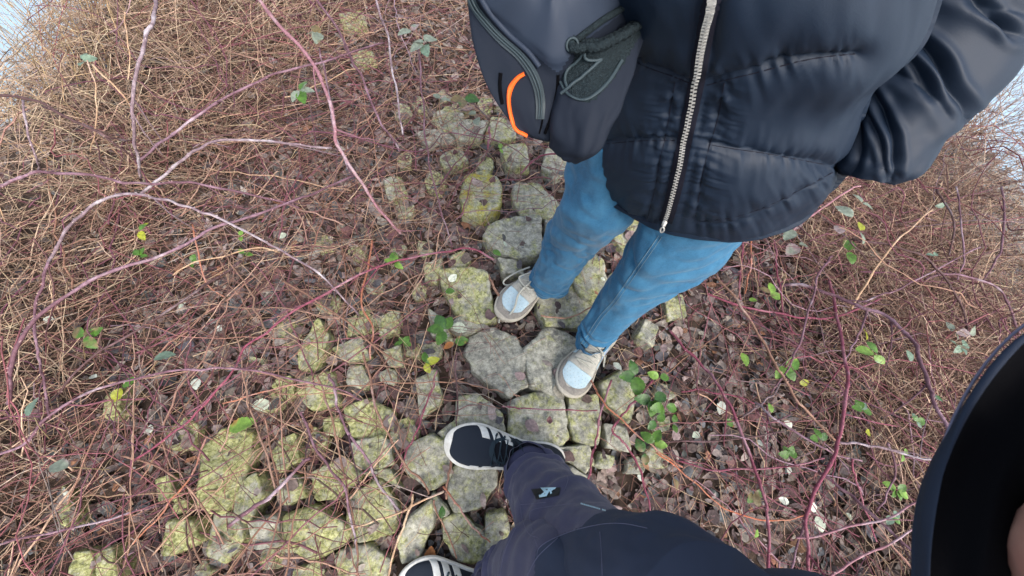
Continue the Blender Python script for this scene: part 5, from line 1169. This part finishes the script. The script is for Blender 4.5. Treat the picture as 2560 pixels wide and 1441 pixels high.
def trainer(nm, toe, heel, side, person, kind, **k):
    e = empty(nm, (0, 0, 0)); e.parent = person; e.matrix_parent_inverse = Matrix.Translation(-person.location); shoe(nm, toe, heel, side, e, kind, **k); return e
bpy.data.objects.remove(shA)
trainer('trainer', xy(1246, 795), xy(1402, 655), 1, pA, 'light', z0=.058, wid=.062)
trainer('trainer', xy(1404, 984), xy(1518, 818), -1, pA, 'light', z0=.058, wid=.062)

# ---- the bag on the far person's hip
_P0 = P
def P(px, py, z=0.0): return _P0(px, py, H - (H - z) * .71)      # the bag hangs a hand's breadth in front of the jacket
bag = empty('camera_bag', P(1385, 355, .885)); tag(bag, 'black camera bag with orange trim hanging in front of the puffer jacket', 'bag')
LV = [[(1345, 347, .880), (1388, 358, .880), (1430, 348, .884)], [(1296, 330, .895), (1382, 352, .892), (1456, 338, .896)], [(1240, 270, .922), (1380, 318, .915), (1490, 288, .920)], [(1196, 200, .952), (1382, 262, .942), (1535, 205, .952)], [(1166, 110, .985), (1386, 215, .968), (1590, 95, .988)],
      [(1154, 10, 1.02), (1390, 190, .985), (1614, 10, 1.03)], [(1162, -20, 1.035), (1388, 172, .997), (1600, -14, 1.045)], [(1190, -28, 1.048), (1385, 140, 1.012), (1575, -25, 1.06)], [(1270, -60, 1.075), (1382, 60, 1.045), (1500, -60, 1.085)], [(1340, -100, 1.09), (1382, -20, 1.075), (1430, -90, 1.095)]]
rings = []
for (a, c, d_) in LV:
    A, Cc, Dd = P(*a), P(*c), P(*d_); B = A + Dd - Cc + np.array([0.0, .02, .01])
    poly = [A, (A * .7 + Cc * .3) , (A * .35 + Cc * .65), Cc, (Cc * .65 + Dd * .35), (Cc * .3 + Dd * .7), Dd, (Dd + B) / 2, B, (A + B) / 2]
    p = np.array(poly)
    cen = p.mean(0)
    p[1] += (p[1] - cen) * .04; p[2] += (p[2] - cen) * .03
    for _ in range(3): p = np.array([w for i in range(len(p)) for w in (p[i] * .78 + p[(i + 1) % len(p)] * .22, p[i] * .22 + p[(i + 1) % len(p)] * .78)])
    ln = np.r_[0, np.cumsum(np.linalg.norm(np.diff(np.vstack([p, p[:1]]), axis=0), axis=1))]; u = np.linspace(0, ln[-1], 120, endpoint=False); pp = np.vstack([p, p[:1]])
    rings.append(np.stack([np.interp(u, ln, pp[:, i]) for i in range(3)], 1))
rings = np.array(rings); GB = catmull(rings.reshape(len(rings), -1), 90).reshape(90, 120, 3)
GB = GB + gnormals(GB, GB.mean(1)) * (wrinkle(GB, .004, 1.5, 3, 44) + wrinkle(GB, .0015, 4, 9, 45))[..., None]
V, Fc = close_grid(GB, True, True)
pxb = topx(GB.reshape(-1, 3))
LID = catmull([(1150, -60), (1196, 0), (1235, 45), (1285, 90), (1330, 130), (1370, 165), (1400, 178), (1440, 120), (1520, 60), (1610, -10)], 60)
def above(pts):
    x = pts[:, 0]; yy = np.interp(x, LID[:, 0], LID[:, 1]); return pts[:, 1] < yy
cf = np.array([GB.reshape(-1, 3)[list(f)].mean(0) if max(f) < 90 * 120 else V[list(f)].mean(0) for f in Fc])
cp = topx(cf); ab = above(cp) & (cf[:, 2] > 1.07)  # lid faces get the lighter fabric tone, painted as if lit from above
bagm = mesh_obj('bag_body', V, Fc, None, bag, mats=[MT['bag'], MT['bagtop_lit']], midx=ab.astype(int))
sB = Surf([bagm])
ZB = [(1176, -20), (1188, 15), (1215, 55), (1255, 100), (1300, 140), (1330, 180), (1346, 220), (1351, 260), (1350, 298)]
V, Fc = sB.strip(ZB, [20, 22, 24, 24, 22], 70, 6, .002); zb = mesh_obj('bag_zip', V, Fc, MT['bagzip'], bag)
parts = [sB.tube([(x + dx, y - dy) for x, y in ZB], .0011, 60, .003, 6) for dx, dy in ((3, 3), (-3, -1))]; mesh_obj('zip_coil', *join(parts), MT['cord'], zb)
parts = [sB.tube([(x + 20, y - 12) for x, y in ZB[:6]], .0030, 60, .001, 8)]; mesh_obj('piping', *join(parts), MT['bagtop_lit'], bag)
OR = [(1313, 184), (1296, 194), (1281, 212), (1274, 232), (1273, 258), (1277, 288), (1284, 312), (1297, 327), (1318, 339)]
mesh_obj('orange_trim', *sB.tube(OR, .0032, 60, .0012, 10, .6), MT['orange'], bag)
mesh_obj('slot', *sB.tube([(1252, 182), (1250, 205), (1251, 232), (1256, 262)], .0022, 30, .0002, 8), MT['dark'], bag)
mesh_obj('corner_seam', *join([sB.tube([(1395, 185), (1392, 230), (1378, 290), (1362, 335)], .0020, 40, 0.0, 8), sB.tube([(1358, 240), (1356, 300), (1348, 335)], .0012, 30, 0.0, 6)]), MT['dark'], bag)
# side pocket
sp_ = [zsec((1383, 352), (1440, 345), .885, .030), zsec((1392, 318), (1478, 290), .915, .046), zsec((1402, 255), (1520, 225), .945, .044), zsec((1412, 195), (1562, 148), .972, .036), zsec((1428, 132), (1598, 58), .998, .024), zsec((1440, 108), (1613, 8), 1.016, .017)]
off = np.array([-.002, -.010, 0])
G, c = loft([(s[0] + off, s[1], s[2]) for s in sp_], 72, 60, .9)
G = G + gnormals(G, c) * (wrinkle(G, .005, 2, 4, 61) + wrinkle(G, .0018, 5, 9, 62))[..., None]
top = G[-1]; tc = top.mean(0)
G = np.concatenate([G, [tc + (top - tc) * .9 + [0, 0, .001], tc + (top - tc) * .72 + [0, 0, -.004], tc + (top - tc) * .6 + [0, 0, -.03], tc + (top - tc) * .5 + [0, 0, -.06]]], 0)
V, Fc = close_grid(G, True, True)
zc = np.array([V[list(f)].mean(0) for f in Fc]); cpx = topx(zc)
low = cpx[:, 1] > np.interp(cpx[:, 0], [1380, 1405, 1430, 1460, 1490, 1520, 1560, 1600], [190, 200, 240, 258, 248, 215, 160, 90])
pk = mesh_obj('side_pocket', V, Fc, None, bag, mats=[MT['mesh'], MT['bag']], midx=low.astype(int))
rimp = [tc + (top - tc) * 1.0]
rp = np.vstack([top, top[:1]]); parts = []
for s, dz, r in ((1.0, .002, .0050), (.74, .001, .0040)):
    q = tc + (rp - tc) * s + [0, 0, dz]; q = catmull(q[::3], 150); V, Fc = tubes(q[None], (r * (1 + .18 * np.sin(np.arange(150) * 1.9)))[None], 8); parts.append((V, [tuple(f) for f in Fc]))
mesh_obj('pocket_rim', *join(parts), MT['mesh'], pk)
sPk = Surf([pk])
mesh_obj('elastic_loop', *join([sPk.tube([(1458, 130), (1440, 158), (1420, 178), (1414, 200), (1420, 222)], .0017, 40, .002, 6), sPk.tube([(1500, 150), (1465, 185), (1430, 215), (1404, 238)], .0019, 40, .003, 6), sPk.tube([(1460, 128), (1468, 148), (1485, 153), (1500, 150)], .0017, 30, .003, 6),
     sPk.tube([(1402, 205), (1420, 235), (1450, 250), (1480, 242), (1520, 205), (1555, 150)], .0022, 60, .001, 6, .6)]), MT['cord'], bag)
zz = sB.tube([(1425, 112), (1460, 82), (1510, 45), (1570, 8)], .0035, 50, .002, 8); mesh_obj('pocket_zip', *zz, MT['mesh'], bag)
th = np.arange(19) / 18 * 6.283; c0 = sB.hit(1424, 112, .004); v1 = np.array([1, 0, 0.]); v2 = np.array([0, .5, .85])
q = c0 + .0060 * (np.cos(th)[:, None] * v1 + np.sin(th)[:, None] * v2); V, Fc = tubes(q[None], np.full((1, 19), .0014), 6); mesh_obj('ring', V, [tuple(f) for f in Fc], MT['cord'], bag)
gp = P(1545, 68, .985); V, Fc = slab(gp, np.array([.8, .6, 0]), np.array([-.6, .8, 0]), np.array([0, 0, 1.]), .010, .005, .002); mesh_obj('label_loop', V, Fc, MT['green'], bag)
# strap to the shoulder
s0 = P(1385, -100, 1.09); mesh_obj('strap', *tube_path([s0 + [0, .02, -.02], s0 + [.06, .02, .10], bc + [-.10, -.13, 1.3], bc + [-.08, -.02, 1.45], bc + [-.02, .12, 1.3]], .018, 10, 40, .2), MT['bag'], bag)

P = _P0

# ---- the photographer, seen from the own camera: trousers, dark trainers, sleeve cuff and hand
pB = empty('person', P(1300, 1200, 0)); tag(pB, 'person holding the camera, in purple-grey trousers and navy trainers with white stripes', 'person')
def tr_leg(secs, seed, nv=170):
    G, c = loft(secs, 110, nv)
    k = np.linspace(0, 1, nv)[:, None]; th = (np.arange(110) / 110 * 6.28)[None]
    d = wrinkle(G, .012, 1.4, 6, seed) + wrinkle(G, .005, 3, 14, seed + 1) + wrinkle(G, .0016, 7, 40, seed + 2)
    b = np.exp(-((k - .10) / .10) ** 2) * .008 * np.sin(k * 95 + 2.2 * np.sin(th + seed)) + np.exp(-((k - .45) / .12) ** 2) * .005 * np.sin(k * 60 + 2.5 * np.sin(th))
    G = G + gnormals(G, c) * (d + b)[..., None]
    e = G[:1]; cc = c[0]; inn = cc + (e - cc) * .94
    return np.concatenate([inn + np.array([0, 0, .06]), inn, e + np.array([0, 0, -.003]), G], 0), c
t1 = [zsec((1352, 1128), (1264, 1212), .115, .070), zsec((1395, 1155), (1272, 1240), .18, .074), zsec((1438, 1190), (1292, 1300), .27, .082), zsec((1490, 1232), (1318, 1380), .38, .090), zsec((1545, 1280), (1372, 1470), .49, .098), zsec((1610, 1318), (1450, 1560), .60, .105), zsec((1730, 1318), (1590, 1690), .72, .115), zsec((1900, 1405), (1780, 1900), .82, .12)]
t2 = [zsec((1230, 1392), (1225, 1512), .115, .056), zsec((1262, 1358), (1262, 1550), .20, .058), zsec((1310, 1318), (1292, 1590), .32, .062), zsec((1362, 1296), (1322, 1640), .44, .072), zsec((1440, 1318), (1410, 1740), .56, .085), zsec((1560, 1420), (1520, 1950), .68, .11), zsec((1700, 1560), (1700, 2200), .79, .12)]
G1, c1 = tr_leg(t1, 120); G2, c2 = tr_leg(t2, 130)
V1, F1 = close_grid(G1, False, True); V2, F2 = close_grid(G2, False, True)
V, Fc = join([(V1, F1), (V2, F2)])
cf = np.array([V[list(f)].mean(0) for f in Fc]); cp = topx(cf)
pl = catmull([(1330, 1480), (1338, 1400), (1348, 1372), (1420, 1330), (1500, 1312), (1580, 1316), (1640, 1330)], 50)
dark = (cp[:, 0] > 1336) & (cp[:, 1] > np.interp(cp[:, 0], pl[:, 0][np.argsort(pl[:, 0])], pl[:, 1][np.argsort(pl[:, 0])])) & (cf[:, 2] > .40) | (cf[:, 2] > .64)
trs = mesh_obj('trousers', V, Fc, None, pB, mats=[MT['trouser'], MT['trouser_dark']], midx=dark.astype(int))
sT = Surf([trs])
LN = [[(1291, 1238), (1300, 1262), (1306, 1300), (1322, 1335), (1345, 1345)], [(1345, 1372), (1328, 1318), (1325, 1285), (1336, 1274), (1380, 1266), (1430, 1260)], [(1300, 1262), (1330, 1260), (1365, 1256)], [(1342, 1400), (1352, 1366), (1420, 1332), (1500, 1312), (1560, 1310), (1620, 1322)],
      [(1414, 1182), (1420, 1200), (1410, 1230)], [(1250, 1440), (1262, 1380), (1290, 1320)], [(1500, 1330), (1504, 1380), (1506, 1441)], [(1395, 1345), (1345, 1392), (1318, 1441)]]
mesh_obj('stitching', *join([sT.tube(l_, .00055, 50, .0003, 5) for l_ in LN]), MT['thread'], trs)
# rubber badge on the shin pocket, with its emblem
V, Fc = sT.patch([(1328, 1224), (1402, 1220), (1398, 1240), (1342, 1250)], 12, 6, .0015); bd = mesh_obj('badge', V, Fc, MT['badge_bg'], trs)
sT2 = Surf([trs, bd])
QS = [[(1351, 1221), (1391, 1220), (1388, 1225), (1356, 1225)], [(1351, 1221), (1360, 1221), (1371, 1231), (1363, 1234)], [(1364, 1230), (1371, 1231), (1356, 1240), (1349, 1242)], [(1349, 1239), (1364, 1237), (1364, 1243), (1350, 1245)], [(1373, 1222), (1379, 1222), (1367, 1243), (1361, 1241)], [(1380, 1224), (1388, 1224), (1378, 1231), (1374, 1229)], [(1374, 1228), (1379, 1227), (1381, 1235), (1377, 1238)]]
pr = []
for i, q_ in enumerate(QS): pr.append(sT2.patch(q_, 4, 4, .0018 + i * .00012))
mesh_obj('emblem', *join(pr), MT['badge'], bd, smooth=False)
pr = []
r_ = np.random.default_rng(4); x = 1452.
while x < 1512:
    w = r_.choice([1.6, 2.2, 2.8]); y = 1259 + (x - 1452) * .28
    if r_.random() > .16: pr.append(sT.patch([(x, y), (x + w, y + .4), (x + w + .3, y + 4.4), (x + .3, y + 4)], 1, 1, .0012))
    x += w + 1.0
mesh_obj('printed_text', *join(pr), MT['badge'], trs, smooth=False)
trainer('trainer', xy(1118, 1100), xy(1402, 1158), -1, pB, 'dark', z0=.058, wid=.064)
trainer('trainer', xy(1000, 1452), xy(1290, 1480), -1, pB, 'dark', z0=.058, wid=.064)
# shirt-jacket of the photographer (behind the camera) and the near sleeve whose cuff opens towards the hand
tc_ = np.array([.44, -.36, 0]); ux = np.array([.6, -.8, 0]) * 0 + np.array([.55, .83, 0]); uy = np.array([-.83, .55, 0])
ts = [(tc_ + [0, 0, z], ux * a, uy * b) for z, a, b in ((.86, .215, .165), (.95, .21, .15), (1.1, .20, .12), (1.25, .21, .115), (1.38, .17, .09), (1.45, .07, .06))]
wc = tc_ + [-.045, .01, 0]; ws = [(wc + [0, 0, z], ux * a, uy * b) for z, a, b in ((.66, .10, .09), (.70, .17, .14), (.78, .205, .16), (.86, .20, .155), (.95, .19, .14))]
G, c = loft(ws, 64, 40); V, Fc = close_grid(G, True, True); mesh_obj('trouser_waist', V, Fc, MT['trouser_dark'], pB)
G, c = loft(ts, 64, 60); G = G + gnormals(G, c) * (wrinkle(G, .008, 2, 7, 201))[..., None]; V, Fc = close_grid(G, True, True); jb = mesh_obj('jacket', V, Fc, MT['puffer_hem'], pB)
def ell(cx, cy, rx, ry, dep, n=72, rot=0):
    th = np.arange(n) / n * 2 * np.pi; return np.array([D(cx + rx * math.cos(a), cy + ry * math.sin(a), dep) for a in th])
sh = tc_ + [.12, .17, 1.36]
R0 = ell(2760, 1450, 440, 690, .150); R1 = ell(2762, 1450, 455, 700, .156); R2 = ell(2775, 1455, 455, 700, .164)
R3 = ell(2900, 1500, 440, 670, .19); R4 = ell(3080, 1600, 400, 600, .23); 
cut = R0.mean(0)
el_ = np.array([.56, -.34, 1.16]); 
def ringat(c, n_, r, n=72):
    n_ = n_ / np.linalg.norm(n_); a = R0[0] - cut; a = a - n_ * (a @ n_); a /= np.linalg.norm(a); b = np.cross(n_, a); s = np.sign((R0[18] - cut) @ b)
    th = np.arange(n) / n * 2 * np.pi; return c + r * (np.cos(th)[:, None] * a + s * np.sin(th)[:, None] * b)
R5 = ringat(el_, el_ - cut, .075); R6 = ringat((el_ + sh) / 2 + [.03, 0, 0], sh - el_, .08); R7 = ringat(sh, sh - el_, .08)
I1 = cut + (R0 - cut) * .93 + (el_ - cut) * .01; I2 = cut + (R0 - cut) * .86 + (el_ - cut) * .08; I3 = R4.mean(0) + (R4 - R4.mean(0)) * .85
G = catmull(np.array([x.reshape(-1) for x in (I3, I2, I1, R0, R1, R2, R3, R4, R5, R6, R7)]), 120).reshape(120, 72, 3)
G = G + gnormals(G, G.mean(1)) * (wrinkle(G, .0048, 1.3, 7, 210) + wrinkle(G, .0016, 3, 16, 211))[..., None]
V, Fc = close_grid(G, False, True)
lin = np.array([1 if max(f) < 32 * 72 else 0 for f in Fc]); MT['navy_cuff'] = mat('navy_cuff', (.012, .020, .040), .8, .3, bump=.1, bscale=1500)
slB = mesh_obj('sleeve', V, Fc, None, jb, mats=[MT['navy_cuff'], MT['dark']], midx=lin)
for rg, sc in ((R1, 1.012), (R3, 1.01)):
    q_ = rg.mean(0) + (rg - rg.mean(0)) * sc; q_ = np.vstack([q_, q_[:1]]); v_, f_ = tubes(q_[None], np.full((1, len(q_)), .0006), 5); mesh_obj('cuff_seam', v_, [tuple(f) for f in f_], MT['thread'] if sc > 1.011 else MT['tape'], slB)
# body in one mesh: pelvis, legs, torso, neck, arm, palm and five fingers closing round the camera edge
W0 = D(2680, 1420, .26); W1 = D(2652, 1400, .180); PM = D(2860, 1400, .115); 
axh = np.array([0, 0, 1.]); hd = (PM - W1) / np.linalg.norm(PM - W1); sdh = np.cross(hd, [0, 0, 1.]); sdh /= np.linalg.norm(sdh); nh = np.cross(sdh, hd)
bvs = [tc_ + [0, 0, .84], t1[-2][0] + [.02, -.02, -.03], t1[4][0], t1[0][0], t2[-2][0] + [.02, 0, -.03], t2[3][0], t2[0][0], tc_ + [0, 0, 1.1], tc_ + [0, 0, 1.34], tc_ + [0, 0, 1.42], tc_ + [-.03, .03, 1.50], sh + [0, 0, -.02], el_, W0, W1, PM]
ed = [(0, 1), (1, 2), (2, 3), (0, 4), (4, 5), (5, 6), (0, 7), (7, 8), (8, 9), (9, 10), (8, 11), (11, 12), (12, 13), (13, 14), (14, 15)]
rd = [.07, .045, .042, .034, .045, .042, .034, .08, .10, .05, .045, .05, .040, .030, (.030, .02), (.034, .016)]
for i, (o_, ln) in enumerate(((-.030, .040), (-.010, .045), (.010, .042), (.030, .034))):
    b0 = PM + sdh * o_ + hd * .012; b1 = b0 + hd * ln * .8; b2 = b1 + hd * ln * .3 + nh * ln * .55; b3 = b2 - hd * ln * .15 + nh * ln * .45
    k0 = len(bvs); bvs += [b0, b1, b2, b3]; rd += [.010, .009, .0085, .007]; ed += [(15, k0), (k0, k0 + 1), (k0 + 1, k0 + 2), (k0 + 2, k0 + 3)]
k0 = len(bvs); th0 = PM - hd * .02 - sdh * .035; bvs += [th0, th0 - sdh * .02 + hd * .025 + nh * .01, th0 - sdh * .015 + hd * .05 + nh * .02]; rd += [.013, .0105, .009]; ed += [(15, k0), (k0, k0 + 1), (k0 + 1, k0 + 2)]
bB = body('body', bvs, ed, rd, pB)
head('person_head', tc_ + [-.05, .05, 1.62], (-.5, .8, -.4), bB, MT['hair'], False)
